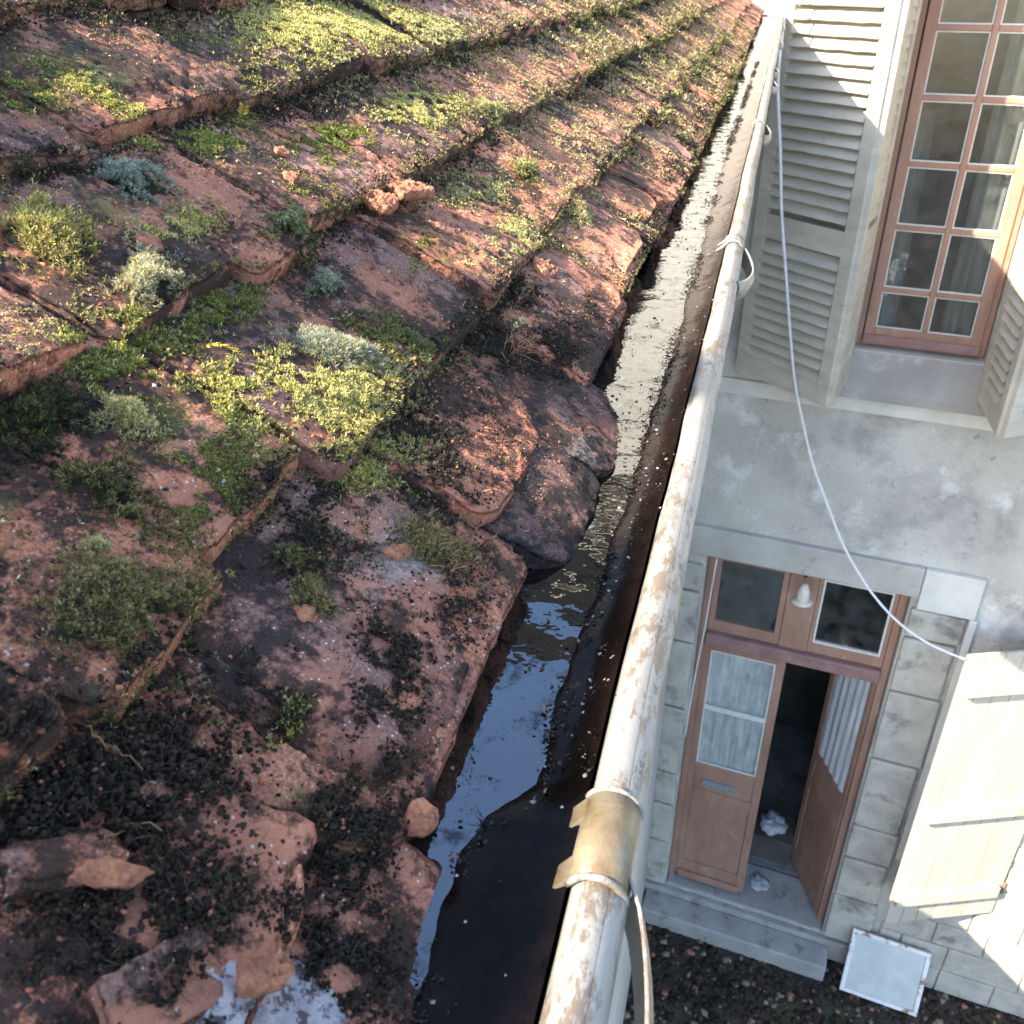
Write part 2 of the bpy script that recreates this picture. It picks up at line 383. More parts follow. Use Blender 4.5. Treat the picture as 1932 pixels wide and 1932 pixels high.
for k in range(-1, 8):
    L = []
    src = rows.get(k, [])
    for i, r_ in enumerate(src):
        L.append(dict(y0=r_[0], y1=r_[1], du=r_[2], db=(r_[3] if len(r_) > 3 else 0), crn=(r_[4] if len(r_) > 4 else (.006 + .007 * rng.random(), .006 + .007 * rng.random()))))
    y = L[-1]['y1'] + .004 if L else YG
    if k == 0: pass
    y += .0 if L else (.09 if k % 2 else .02) - .1
    while y < YF - .02:
        w = .168 + rng.uniform(-.008, .01); y1 = min(y + w, YF)
        cr = (.006 + .01 * rng.random(), .006 + .01 * rng.random())
        if rng.random() < .22: cr = (cr[0], .02 + .03 * rng.random())
        L.append(dict(y0=y, y1=y1, du=rng.uniform(-.012, .010) + (.048 if k == -1 else (.010 if k == 0 else 0)), db=rng.uniform(-.015, .03), crn=cr)); y = y1 + rng.uniform(.003, .011)
    tiles[k] = [Tile(k, seed=int(rng.integers(1, 90)) + k * .37, curl=rng.uniform(-.0005, .0022), spall=rng.random(), lift=rng.uniform(-.001, .002), **d) for d in L]
for k, L in tiles.items():
    for t in L:
        if t.y0 > 3.0 and k > 5: continue
        far = max(t.y0, 0)
        step = .0021 if far < .75 else (.0036 if far < 1.5 else (.0075 if far < 3 else .013))
        if k > 5 or t.y1 < .05: step = max(step, .008)
        if k == -1 and not (t.y1 < .25 or .36 < t.y0 < .6): step = .02
        t.build(step, M_brown if k == -1 and .37 < t.y0 < .5 else M_tile)
def find(u, y):
    for k in range(7, -2, -1):
        for t in tiles[k]:
            if t.y0 <= y <= t.y1:
                a = (y - t.y0) / (t.y1 - t.y0); q = (u - t.u) * math.cos(TH - t.b)
                if q >= float(t.edge(np.array([a]))[0]) - .0005: return t, a, q
    t = min(tiles[0], key=lambda t: abs((t.y0 + t.y1) / 2 - y)); return t, min(max((y - t.y0) / (t.y1 - t.y0), 0), 1), max((u - t.u), 0)
NR = np.array([math.sin(BE), 0, math.cos(BE)]); NR /= np.linalg.norm(NR)
SL = np.array([-math.cos(BE), 0, math.sin(BE)])      # up-slope
def surf(u, y, h=0.):
    t, a, q = find(u, y); d, _ = t.disp(np.array([a]), np.array([q]))
    return W(t.pt(np.array([a]), np.array([q]), d + h))[0]
def surf_many(U, Y):
    """vectorised; returns P, ok, q (distance from the tile's lower edge)"""
    U = np.asarray(U, float); Y = np.asarray(Y, float); P = np.zeros((len(U), 3)); done = np.zeros(len(U), bool); Qo = np.zeros(len(U))
    for k in range(7, -2, -1):
        for t in tiles[k]:
            m = (~done) & (Y >= t.y0) & (Y <= t.y1)
            if not m.any(): continue
            a = (Y[m] - t.y0) / (t.y1 - t.y0); q = (U[m] - t.u) * math.cos(TH - t.b); e = t.edge(a); ok = q >= e
            if not ok.any(): continue
            ii = np.where(m)[0][ok]; d, _ = t.disp(a[ok], q[ok]); P[ii] = W(t.pt(a[ok], q[ok], d)); Qo[ii] = (q - e)[ok]; done[ii] = True
    return P, done, Qo

# deck, wall under the eave
mb = MB()
def deckpt(u, y, h):
    return (EX - u * math.cos(TH) + h * math.sin(TH), y, EZ + u * math.sin(TH) + h * math.cos(TH))
ys = np.linspace(YG, YF, 24)
mb.sheet([[tuple(W(deckpt(.05, y, -.055))) for y in ys], [tuple(W(deckpt(1.7, y, -.055))) for y in ys]])
mb.sheet([[tuple(W(deckpt(.05, y, -.08))) for y in ys], [tuple(W(deckpt(1.7, y, -.08))) for y in ys]])
mb.build("roof_deck", M_deck, house)
mb = MB(); mb.sheet([[tuple(W(deckpt(u, y, -.02))) for y in ys] for u in (.72, 1.7)]); mb.build("upper_roof_slope", M_deck, house)
yr = np.linspace(-2.2, YG, 6); mb = MB(); mb.sheet([[tuple(W(deckpt(u, y, -.02))) for y in yr] for u in (.72, 1.7)]); mb.build("upper_roof_slope", M_deck, house)
MB().box(-1.43, -1.37, -2.1, -.654, .35, .955).build("roof_shade_block", M_nearwall, house, bevel=.01)  # unseen slab added upslope to shade the near left roof
MB().tube([(-1.4, -.44, .45), (-1.4, -.44, .955)], .062, 16).build("roof_shade_post", M_nearwall, house, smooth=True)  # unseen post added to cast a second band of shade over the tiles
MB().box(-.36, -.25, 3.81, YF, -7.8, -.34).build("house_wall", M_nearwall, house)   # invented gap towards the camera end lets sun reach the plank shutter
MB().box(-.36, -.25, YG, 3.808, -1.85, -.34).build("house_wall", M_nearwall, house)  # wall over the gap, lower edge set to trim the sunbeam's top
MB().box(-.36, -.25, 3.722, 3.808, -7.8, -5.15).build("sunbeam_block", M_nearwall, house)  # unseen block added to cut the sunbeam under the plank shutter
MB().box(-.36, -.25, -6, 3.72, -7.8, -4.50).build("sunbeam_block", M_nearwall, house)  # unseen, added to keep sunlight off the wall below the shutter
MB().box(-1.5, -1.4, 4.2, YF, -7.8, .6).build("house_wall", M_nearwall, house)
MB().box(-.249, -.17, YG, YF, -.36, -.332).build("eave_board", M_deck, house)
for i in range(15):
    y = YG + .15 + i * .43
    MB().box(-.36, -.19, y, y + .06, -.331, -.285).build("rafter_end", M_deck, house)

# ------------------------------------------------------------------ gutter
BXc, BZc, BR = -.0239, -.2555, .0081
def wob(y): return .0010 * (fbm(y * 3.1, y * 0 + 2.2, 2) - .5) * 2 + .0006 * (fbm(y * 14, y * 0 + 5.2, 2) - .5)
def G(x, y, z):                            # gutter runs straighter than the eave
    return (x + float(wob(np.array([y]))[0]) * 2, y, z + .0014 * max(y, 0) ** 2 * .9)
gut = MB(); rad = .0588; cx = BXc - BR - rad + .001; cz = -.2565
gy = list(np.linspace(YG, 1.2, 60)) + list(np.linspace(1.25, YF - .02, 60))
def prof(r): return [(cx + r * math.cos(a), cz + r * math.sin(a)) for a in np.linspace(0, -math.pi, 22)]
gut.sheet([[G(x, y, z) for (x, z) in prof(rad)] for y in gy])
gut.sheet([[G(x, y, z) for (x, z) in prof(rad + .0016)] for y in gy])
rg = gut.build("rain_gutter", M_gut, house, smooth=True)
b = MB(); n_ = 20; yy = np.concatenate([np.linspace(YG, 1.4, 150), np.linspace(1.43, YF, 70)])
b.tube([G(BXc, y, BZc) for y in yy], [BR * (1 + .05 * float(fbm(np.array([y * 30]), np.array([3.3]), 3)[0] - .5)) for y in yy], 24)
b.build("rolled_rim", M_gut, rg, smooth=True)
b = MB(); b.sheet([[G(BXc + BR * .60, y, BZc + BR * .82), G(BXc + BR * 1.08, y, BZc + BR * .55), G(BXc + BR * 1.32, y, BZc - BR * .1), G(BXc + BR * 1.25, y, BZc - BR * .9), G(BXc + BR * .9, y, BZc - BR * .95)] for y in yy])
b.build("rim_seam", M_gut, rg, smooth=True)
b = MB(); e_ = [G(x, YF - .02, z) for (x, z) in prof(rad)]; b._add(e_, [tuple(range(len(e_)))]); b.build("end_cap", M_gut, rg)
def bracket(y, w, first):
    o = MB(); c0 = G(BXc, y, BZc); rr = BR + .0022
    ang = np.linspace(-1.15, 2.75, 20)
    rows_ = []
    for yy_ in (y - w / 2, y - w / 2 + .001, y + w / 2 - .001, y + w / 2):
        r2 = rr if yy_ not in (y - w / 2, y + w / 2) else rr - .0016
        rows_.append([(c0[0] + r2 * math.cos(a), yy_, c0[2] + r2 * math.sin(a)) for a in ang])
    o.sheet(rows_)
    o.sheet([[(c0[0] + (rr - .0016) * math.cos(a), yy_, c0[2] + (rr - .0016) * math.sin(a)) for a in ang] for yy_ in (y - w / 2, y + w / 2)])
    root = o.build("gutter_bracket", M_bracket if first else M_gut, rg, smooth=True)
    for yq in (y - w / 2, y + w / 2):
        lp_ = MB(); lp_.tube([(c0[0] + (rr - .0006) * math.cos(a_), yq, c0[2] + (rr - .0006) * math.sin(a_)) for a_ in ang], [.0011 + .0005 * rng.random() for _ in ang], 8)
        lp_.build('crusted_lip', M_gut, root, smooth=True)
    a = 2.75; p = Vector((c0[0] + rr * math.cos(a), 0, c0[2] + rr * math.sin(a)))
    for s_ in (-1, 1):                     # two prongs that reach into the trough
        yc = y + s_ * w * .34; t = MB()
        T = Matrix.Translation((p.x, yc, p.z)) @ Matrix.Rotation(R(-38), 4, 'Y') @ Matrix.Rotation(R(24), 4, 'Z')
        t.box(-.020 - (.003 if s_ < 0 else 0), .003, -w * .16, w * .12, -.0022, .0008, T, 0)
        t.build("prong", M_bracket if first else M_gut, root, bevel=.0012)
    st = MB(); Lb = .13; rws = []
    for i in range(17):
        t = i / 16; yq = y - w * .3 - Lb * t; bl = math.sin(math.pi * t) ** .7 * .0125
        c_ = Vector(G(BXc, yq, BZc)); o_ = c_ + Vector((BR * .95 + bl, 0, -BR * .55 - bl * .55))
        rws.append([tuple(o_ + Vector(v)) for v in ((.003, 0, .008), (.005, 0, .0), (.001, 0, -.010), (0, 0, -.010), (.0035, 0, 0), (.0018, 0, .008), (.003, 0, .008))])
    st.sheet(rws); st.build("strap", M_gut, root, smooth=True)
for i, (y, w) in enumerate([(.211, .037), (1.02, .03), (1.92, .03), (2.70, .05), (3.05, .03), (4.07, .04), (5.1, .03)]): bracket(y, w, i == 0)

# silt bank and water
def wlx(y):                                # where the water meets the silt
    a = np.interp(y, [.10, .17, .205, .222, .24, .5, .7, 1.0, 1.5, 3, 6], [14.6, 15.6, 15.8, 15.0, 12.0, 11.9, 12.2, 13.0, 14.6, 15.5, 17])
    return -.262 * math.tan(R(a))
yy = np.concatenate([np.linspace(YG, 1.4, 900), np.linspace(1.405, YF - .03, 500)])
wl = np.array([wlx(y) for y in yy]) + .009 * (fbm(yy * 24, yy * 0 + 1.1, 7, 0, .62) - .5)
rowsV = []
for t in np.linspace(0, 1, 9):
    xe = -.0330; x = wl + (xe - wl) * t; z = -.2637 + .010 * t ** 1.7 + (.0010 * (fbm(yy * 22 + t, yy * 0 + t * 2.2, 3) - .5) * (t > 0)) + .0018 * (t > 0)*min(t*6,1)
    rowsV.append(np.stack([x + 2 * wob(yy), yy, z + .00126 * np.clip(yy, 0, None) ** 2], -1))
V = np.concatenate(rowsV); m_ = len(yy); idx = np.arange(9 * m_).reshape(9, m_)
F = [np.stack([idx[:-1, :-1], idx[:-1, 1:], idx[1:, 1:], idx[1:, :-1]], -1).reshape(-1, 4)]
tag(npmesh("wet_silt", V, F, M_silt, smooth=True), "dark wet silt lying along the outer side of the gutter", kind='stuff')
xs = [-.150, -.12, -.09, -.06, -.036]; ws = np.linspace(YG, YF - .03, 60)
V = np.array([(x, y, -.2628 + .00126 * max(y, 0) ** 2) for x in xs for y in ws]); idx = np.arange(len(V)).reshape(5, 60)
tag(npmesh("water", V, [np.stack([idx[:-1, :-1], idx[1:, :-1], idx[1:, 1:], idx[:-1, 1:]], -1).reshape(-1, 4)], M_water, smooth=True), "still water standing in the gutter", kind='structure')

# ------------------------------------------------------------------ moss, crumbs
def leaves(P, D, L, Wd, col, bend=.35):
    """pointed bent leaves: 5 verts, 3 triangles each"""
    n = len(P); D = D / np.linalg.norm(D, axis=1, keepdims=True)
    r_ = rng.normal(size=(n, 3)); Sd = np.cross(D, r_); Sd /= np.linalg.norm(Sd, axis=1, keepdims=True)
    B = np.cross(D, Sd); L = L[:, None]; w = Wd[:, None]
    mid = P + D * L * .55 + B * L * bend * .15; tip = P + D * L * .95 + B * L * bend * .5
    V = np.stack([P - Sd * w * .35, P + Sd * w * .35, mid - Sd * w * .5, mid + Sd * w * .5, tip], 1).reshape(-1, 3)
    b = (np.arange(n) * 5)[:, None]
    F = np.concatenate([b + [0, 1, 3], b + [0, 3, 2], b + [2, 3, 4]])
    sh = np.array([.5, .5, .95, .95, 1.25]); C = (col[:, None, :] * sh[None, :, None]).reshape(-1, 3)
    return V, F, C
def join(parts):
    V = []; F = []; C = []; o = 0
    for v, f, c in parts: V.append(v); F.append(f + o); C.append(c); o += len(v)
    return np.concatenate(V), [np.concatenate(F)], np.concatenate(C)
PAL = dict(yellow=[(.50, .48, .12), (.54, .44, .14), (.33, .35, .08), (.62, .55, .24), (.22, .20, .07)], green=[(.17, .20, .045), (.26, .27, .06), (.10, .12, .035)],
           olive=[(.20, .19, .06), (.08, .07, .035), (.34, .31, .11), (.15, .12, .06)], grey=[(.30, .34, .27), (.18, .22, .16), (.42, .44, .38)],
           dark=[(.03, .035, .02), (.05, .05, .03), (.02, .02, .018)], tan=[(.30, .22, .10), (.2, .14, .07), (.42, .33, .18)],
           star=[(.08, .13, .04), (.13, .19, .07), (.16, .13, .06)], pale=[(.50, .46, .22), (.62, .52, .30), (.34, .32, .14)], gran=[(.64, .47, .32), (.60, .50, .26), (.42, .28, .19), (.70, .58, .36), (.30, .20, .14)])
def pick(pal, n):
    a = np.array(PAL[pal]); return a[rng.integers(0, len(a), n)] * rng.uniform(.7, 1.25, (n, 1))
def shoots(P, D, H, nl, L, Wd, pal, pal2=None):
    Wd = Wd * .62; L = L * .8; nl = int(nl * 1.35)
    """leafy shoots: nl leaves around each stem top"""
    n = len(P); D = D / np.linalg.norm(D, axis=1, keepdims=True)
    k = nl; t = rng.random((n, k)); ang = rng.random((n, k)) * 6.283
    a = np.cross(D, rng.normal(size=(n, 3))); a /= np.linalg.norm(a, axis=1, keepdims=True); b_ = np.cross(D, a)
    Pb = P[:, None] + D[:, None] * (H[:, None] * (.35 + .65 * t))[..., None]
    sp = .9 - .5 * t
    Dd = D[:, None] * (1 - .6 * sp)[..., None] + (a[:, None] * np.cos(ang)[..., None] + b_[:, None] * np.sin(ang)[..., None]) * sp[..., None]
    col = np.repeat(pick(pal, n)[:, None], k, 1)
    if pal2: m = rng.random(n) < .3; col[m] = pick(pal2, int(m.sum()))[:, None]
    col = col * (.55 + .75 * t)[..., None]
    return leaves(Pb.reshape(-1, 3), Dd.reshape(-1, 3), (L * rng.uniform(.7, 1.2, (n, k))).ravel(), np.full(n * k, Wd), col.reshape(-1, 3))
CF = 4.6
def cushion(name, u, y, ru, ry, hgt, pal, n, label, pal2=None, L=.004, Wd=.0007, nl=7, group=None, ang=0, dens=.0, name2=None):
    n = int(n * CF); r_ = np.minimum(np.abs(rng.normal(size=n)) * .62, 1.5); th = rng.random(n) * 6.283
    irr = 1 + 1.1 * (fbm(np.cos(th) * 1.6 + u * 90, np.sin(th) * 1.6 + y * 90, 3) - .5) * 2
    du = r_ * irr * np.cos(th) * ru * .95; dy = r_ * irr * np.sin(th) * ry
    c, s_ = math.cos(ang), math.sin(ang); U = u + du * c - dy * s_; Y = y + du * s_ + dy * c
    kp_ = (r_ < .55) | (fbm(U * 150, Y * 150, 3, 8) > .40 + .12 * (r_ > .9)); U = U[kp_]; Y = Y[kp_]; r_ = r_[kp_]; th = th[kp_]
    P, ok, _ = surf_many(U, Y); P = P[ok]; r_ = r_[ok]; th = th[ok]; U = U[ok]; Y = Y[ok]
    # keep the crown continuous where it hangs over a tile edge
    top = np.percentile((P - P.mean(0)) @ NR, 60)
    hgt = hgt * .66; dome = hgt * np.clip(1 - r_ ** 2, 0, 1) * (.25 + 1.5 * fbm(U * 130, Y * 130, 3, 4))
    D = NR[None] + (np.cos(th) * r_)[:, None] * SL[None] * .8 + (np.sin(th) * r_)[:, None] * np.array([[0, 1, 0]]) * .8 + rng.normal(size=(len(P), 3)) * .25
    base = P + NR[None] * dome[:, None]
    L = L * .52; Wd = Wd * .72
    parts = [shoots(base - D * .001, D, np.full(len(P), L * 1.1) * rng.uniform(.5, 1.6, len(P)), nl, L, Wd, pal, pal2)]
    # dark core added under the shoots to block light
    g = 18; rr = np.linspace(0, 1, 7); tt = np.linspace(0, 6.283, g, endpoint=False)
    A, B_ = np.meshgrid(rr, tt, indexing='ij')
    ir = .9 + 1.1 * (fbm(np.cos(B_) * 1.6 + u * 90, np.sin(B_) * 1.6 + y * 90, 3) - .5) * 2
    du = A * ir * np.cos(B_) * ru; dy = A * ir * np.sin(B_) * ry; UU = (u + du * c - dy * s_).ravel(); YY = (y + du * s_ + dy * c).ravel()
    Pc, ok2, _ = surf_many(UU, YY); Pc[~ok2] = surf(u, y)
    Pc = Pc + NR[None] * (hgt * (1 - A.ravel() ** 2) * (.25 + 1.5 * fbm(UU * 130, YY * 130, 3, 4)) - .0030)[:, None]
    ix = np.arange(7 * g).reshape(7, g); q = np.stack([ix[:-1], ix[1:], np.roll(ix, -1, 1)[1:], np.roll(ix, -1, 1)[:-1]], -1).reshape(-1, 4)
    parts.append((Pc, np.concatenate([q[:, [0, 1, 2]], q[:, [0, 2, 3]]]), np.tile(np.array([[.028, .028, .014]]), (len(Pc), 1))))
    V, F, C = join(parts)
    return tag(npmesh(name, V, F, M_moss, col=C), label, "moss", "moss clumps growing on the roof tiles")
cushion("moss_cushion", .281, .443, .017, .020, .013, 'grey', 520, "round silver grey moss cushion tucked under the upper left tile edge", L=.005, Wd=.0005, nl=9)
cushion("moss_cushion", .264, .357, .018, .020, .010, 'yellow', 500, "tall yellow green moss tuft standing at the far left edge in the sun", 'tan', L=.007, Wd=.0008, nl=6)
cushion("moss_cushion", .218, .367, .016, .022, .009, 'pale', 420, "pale straggly moss clump on the corner of the tile below the silver cushion", 'grey', L=.005, Wd=.0006, nl=6)
cushion("moss_cushion", .207, .492, .014, .026, .009, 'green', 520, "dull green moss clump hanging over a tile corner, left of the two red tile shards", 'grey', L=.004, Wd=.0006, nl=7)
cushion("moss_cushion", .170, .478, .010, .018, .007, 'grey', 330, "small grey green moss clump at the head of the grey lichened tile", 'green', L=.004, Wd=.0005)
cushion("moss_cushion", .134, .420, .030, .010, .007, 'grey', 520, "long hairy grey moss strip beside the yellow sunlit moss", 'pale', L=.008, Wd=.0004, nl=7, ang=-.5)
cushion("moss_cushion", .170, .287, .014, .008, .009, 'pale', 260, "pale sunlit top of the ragged moss clump on the left", 'yellow', L=.005, Wd=.0006)
cushion("moss_cushion", .157, .250, .017, .013, .010, 'olive', 420, "dark green ragged moss clump hanging over a tile joint at the left", 'dark', L=.005, Wd=.0006)
cushion("moss_cushion", .139, .244, .006, .006, .005, 'olive', 110, "tiny olive moss button above the largest moss cushion", L=.003, Wd=.0005)
cushion("moss_cushion", .115, .207, .020, .023, .011, 'olive', 1000, "largest olive moss cushion, bushy and rounded, on the lower left tile", 'tan', L=.0045, Wd=.0006, nl=8)
cushion("moss_cushion", .138, .222, .006, .006, .003, 'pale', 80, "tiny pale moss sprig just above the largest moss cushion", 'yellow', L=.003, Wd=.0006)
cushion("moss_cushion", .040, .333, .022, .020, .005, 'olive', 650, "flat brownish moss mat on the eave tile corner above the dark water", 'tan', L=.004, Wd=.0005, nl=6)
cushion("moss_cushion", .086, .279, .010, .012, .007, 'olive', 260, "green and black moss in the notch between two lower tiles", 'dark', L=.004, Wd=.0006)
cushion("moss_cushion", .069, .266, .013, .012, .007, 'olive', 320, "dark moss clump with rusty tips below the notch in the lower tiles", 'tan', L=.004, Wd=.0006)
cushion("moss_cushion", .050, .212, .008, .010, .004, 'dark', 150, "black moss scrap with two bright green sprigs low on the roof", 'yellow', L=.005, Wd=.0007)
cushion("moss_cushion", .194, .262, .012, .020, .006, 'dark', 420, "dead black brown moss under the sunlit tile at the left edge", 'green', L=.006, Wd=.0004)
cushion("moss_cushion", .217, .960, .016, .030, .010, 'pale', 420, "bushy pale moss on a tile edge high up the roof", 'green', L=.006, Wd=.0009, nl=6)
cushion("moss_cushion", .088, .890, .020, .035, .012, 'pale', 520, "bushy sunlit moss clump near the eave, halfway along the gutter", 'tan', L=.006, Wd=.001, nl=6)
cushion("moss_cushion", .150, .875, .014, .03, .008, 'green', 380, "green moss lying along a tile edge above the bushy sunlit clump", 'pale', L=.005, Wd=.0009, nl=6)
# star moss
def stars(u, y, n, label):
    parts = []
    for i in range(n):
        uu = u + rng.normal() * .008; y_ = y + rng.normal() * .010; P = surf(uu, y_, .004)
        k = 16; an = rng.random(k) * 6.283; el = rng.uniform(.25, 1.2, k)
        D = NR[None] * np.sin(el)[:, None] + SL[None] * (np.cos(el) * np.cos(an))[:, None] + np.array([[0, 1, 0]]) * (np.cos(el) * np.sin(an))[:, None]
        parts.append(leaves(np.repeat(P[None], k, 0), D, rng.uniform(.0035, .0055, k), np.full(k, .00055), pick('star', k), .2))
    V, F, C = join(parts); tag(npmesh("star_moss", V, F, M_moss, col=C), label, "moss", "star moss shoots on the roof")
stars(.100, .462, 26, "bright green star shaped haircap moss shoots beside the grey lichened tile")
stars(.126, .468, 20, "green and rust star moss above the brightest haircap shoots")
stars(.102, .505, 5, "few star moss shoots at the lower corner of the grey lichened tile")
# carpets: stuff
parts = []
def carpet(u, y, ru, ry, n, pal, pal2=None, L=.0022, Wd=.0007, ang=0, nl=4, rag=.48):
    n = int(n * 1.8); L = L * .85; Wd = Wd * .85; U = u + rng.normal(size=n * 2) * ru * .55; Y = y + rng.normal(size=n * 2) * ry * .55
    c, s_ = math.cos(ang), math.sin(ang); U, Y = u + (U - u) * c - (Y - y) * s_, y + (U - u) * s_ + (Y - y) * c
    keep = fbm(U * 95, Y * 95, 4, 7) > rag; U = U[keep][:n]; Y = Y[keep][:n]
    P, ok, q = surf_many(U, Y); P = P[ok]
    D = NR[None] + rng.normal(size=(len(P), 3)) * .45
    parts.append(shoots(P - NR[None] * .0006, D, np.full(len(P), L * .7), nl, L, Wd, pal, pal2))
carpet(.114, .385, .034, .045, 5200, 'yellow', 'pale', L=.0032, Wd=.0009, rag=.42)
carpet(.150, .338, .020, .030, 1500, 'yellow', 'green', L=.002)
carpet(.092, .362, .012, .018, 1300, 'yellow', 'tan', L=.004, Wd=.0008, rag=.3)
carpet(.195, .324, .018, .028, 1700, 'green', 'yellow', L=.003)
carpet(.193, .395, .010, .034, 1100, 'green', 'olive', L=.0035)
carpet(.127, .277, .022, .035, 1300, 'green', 'olive', L=.002, rag=.52)
carpet(.338, .493, .030, .010, 1700, 'yellow', 'green', L=.002, rag=.38)
carpet(.353, .455, .018, .020, 800, 'green', 'yellow', L=.002)
carpet(.311, .500, .010, .008, 600, 'yellow', L=.0025, rag=.2)
carpet(.364, .82, .040, .09, 5000, 'yellow', 'pale', L=.0035, Wd=.0012, rag=.38)
carpet(.372, .98, .035, .10, 3600, 'yellow', 'pale', L=.004, Wd=.0014, rag=.38)
carpet(.337, 1.10, .03, .08, 2600, 'pale', 'green', L=.004, Wd=.0014)
carpet(.255, .85, .022, .08, 3000, 'yellow', 'pale', L=.003, Wd=.0011)
carpet(.241, .43, .014, .03, 900, 'yellow', 'pale', L=.0025)
carpet(.259, .67, .016, .05, 1500, 'green', L=.0025, Wd=.0009)
carpet(.289, .54, .014, .03, 1300, 'green', 'yellow', L=.0025)
carpet(.110, .74, .018, .05, 2200, 'pale', 'yellow', L=.0022, Wd=.0009)
carpet(.165, .78, .02, .05, 1700, 'pale', 'green', L=.0025, Wd=.001)
carpet(.12, .465, .02, .02, 900, 'olive', 'green', L=.003)
for a_ in [(.13, .31, .03, .03, 900), (.09, .31, .02, .02, 500), (.25, .62, .03, .05, 900), (.30, .60, .02, .04, 700), (.22, .54, .02, .05, 800), (.19, .72, .02, .05, 900), (.33, .70, .02, .06, 900), (.08, .80, .03, .08, 900), (.40, .62, .03, .08, 900), (.10, .23, .02, .02, 350), (.15, .60, .02, .05, 600)]:
    carpet(*a_, 'green', 'yellow', L=.0016, Wd=.0007, nl=3, rag=.50)
for a_ in [(.112, .385, .03, .04, 2600), (.105, .70, .018, .09, 4200), (.113, .62, .014, .03, 900), (.215, .30, .02, .05, 1900), (.150, .345, .02, .03, 900), (.045, .80, .03, .10, 2600), (.02, .93, .03, .10, 1800), (.22, .80, .02, .09, 2200), (.325, .85, .03, .12, 2500),
           (.07, 1.05, .06, .16, 4200), (.17, 1.15, .06, .2, 4200), (.28, 1.25, .06, .25, 4200), (.06, 1.5, .07, .3, 4000), (.2, 1.8, .08, .4, 4000), (.32, 1.9, .06, .5, 2500), (.08, 2.4, .08, .6, 2600), (.22, 2.9, .08, .7, 2000), (.02, .43, .02, .02, 150)]:
    far_ = max(1, a_[1] / .8)
    carpet(*a_[:4], int(a_[4] * .8), 'gran', 'yellow', L=.0013 * far_, Wd=.0010 * far_, nl=3, rag=.50)
# moss along the tile edges all over, thicker far away
n = 52000
Y = rng.random(n) ** 1.6 * 4.2 + .08; k = rng.integers(0, 6, n); uu = np.array([rowu(int(i)) for i in k])
U = uu + np.where(rng.random(n) < .5, -np.abs(rng.normal(size=n)) * .012 - .002, rng.random(n) * .085)
m = (fbm(U * 26, Y * 13, 4, 3) > np.interp(Y, [0, .5, 1.0, 4], [.60, .57, .50, .47])) & ((U > .05) | (Y > .8))
U = U[m]; Y = Y[m]; P, ok, q = surf_many(U, Y); P = P[ok]; Yk = Y[ok]
far = np.clip(Yk / 1.2, .55, 3)
for pal, pal2, sel in (('olive', 'green', 0), ('pale', 'gran', 1), ('dark', 'olive', 2)):
    mm = (rng.integers(0, 3, len(P)) == sel)
    for a_, b__ in ((0, .7), (.7, 1.5), (1.5, 9)):
        w_ = mm & (Yk >= a_) & (Yk < b__)
        if w_.sum() == 0: continue
        L_ = (.0024, .0034, .0065)[0 if a_ == 0 else (1 if a_ < 1 else 2)]; Wd_ = L_ * .33
        D = NR[None] + rng.normal(size=(int(w_.sum()), 3)) * .5
        parts.append(shoots(P[w_], D, np.full(int(w_.sum()), L_ * .9), 4, L_, Wd_, pal, pal2))
for k_ in range(0, 6):
    for t in tiles[k_]:
        if t.y1 < .08 or t.y0 > 3.2: continue
        nn = int(260 * (1.0 if t.y0 > .3 else .6)); a = rng.random(nn); ms = fbm(t.y0 * 9 + a * 2.2, a * 0 + k_ * 3.1, 4, 15) > (.52 if t.y0 < .6 else .44); a = a[ms]
        if k_ == 0 and t.y0 < .6: continue
        q = t.edge(a); P = W(t.pt(a, q, -rng.random(len(a)) * THK)) + np.array([[.0015, 0, 0]]); fs_ = max(1, t.y0 / .7)
        D = NR[None] * .6 - SL[None] * .8 + rng.normal(size=(len(a), 3)) * .4
        parts.append(shoots(P, D, np.full(len(a), .002 * fs_), 4, .0026 * fs_, .0007 * fs_, 'olive', 'dark'))
V, F, C = join(parts)
tag(npmesh("moss_carpet", V, F, M_moss, col=C), "short yellow green moss carpet spread over the roof tiles", kind='stuff')
# dark crumbly humus + clay grit: stuff
def lumps(P, r_, col, flat=.7, nr=NR):
    """irregular octahedra-like chips"""
    n = len(P); base = np.array([(1, 0, 0), (.4, .9, 0), (-.7, .6, 0), (-.9, -.4, 0), (.1, -1, 0), (.2, .1, 1), (0, 0, -.8)], float)
    f = np.array([(0, 1, 5), (1, 2, 5), (2, 3, 5), (3, 4, 5), (4, 0, 5), (1, 0, 6), (2, 1, 6), (3, 2, 6), (4, 3, 6), (0, 4, 6)])
    b_ = np.repeat(base[None], n, 0) * rng.uniform(.6, 1.35, (n, 7, 1)); b_[:, :, 2] *= flat
    a = rng.random(n) * 6.283; ca, sa = np.cos(a)[:, None], np.sin(a)[:, None]
    x = b_[..., 0] * ca - b_[..., 1] * sa; y = b_[..., 0] * sa + b_[..., 1] * ca; z = b_[..., 2]
    tl = rng.normal(size=(n, 1)) * .35; x, z = x * np.cos(tl) - z * np.sin(tl), x * np.sin(tl) + z * np.cos(tl)
    T1 = np.cross(nr, [0, 1, 0]); T1 = T1 / np.linalg.norm(T1); T2 = np.cross(nr, T1)
    V = P[:, None] + (x[..., None] * T1 + y[..., None] * T2 + z[..., None] * nr) * r_[:, None, None]
    F = (np.arange(n) * 7)[:, None, None] + f[None]
    return V.reshape(-1, 3), F.reshape(-1, 3), np.repeat(col[:, None], 7, 1).reshape(-1, 3)
parts = []
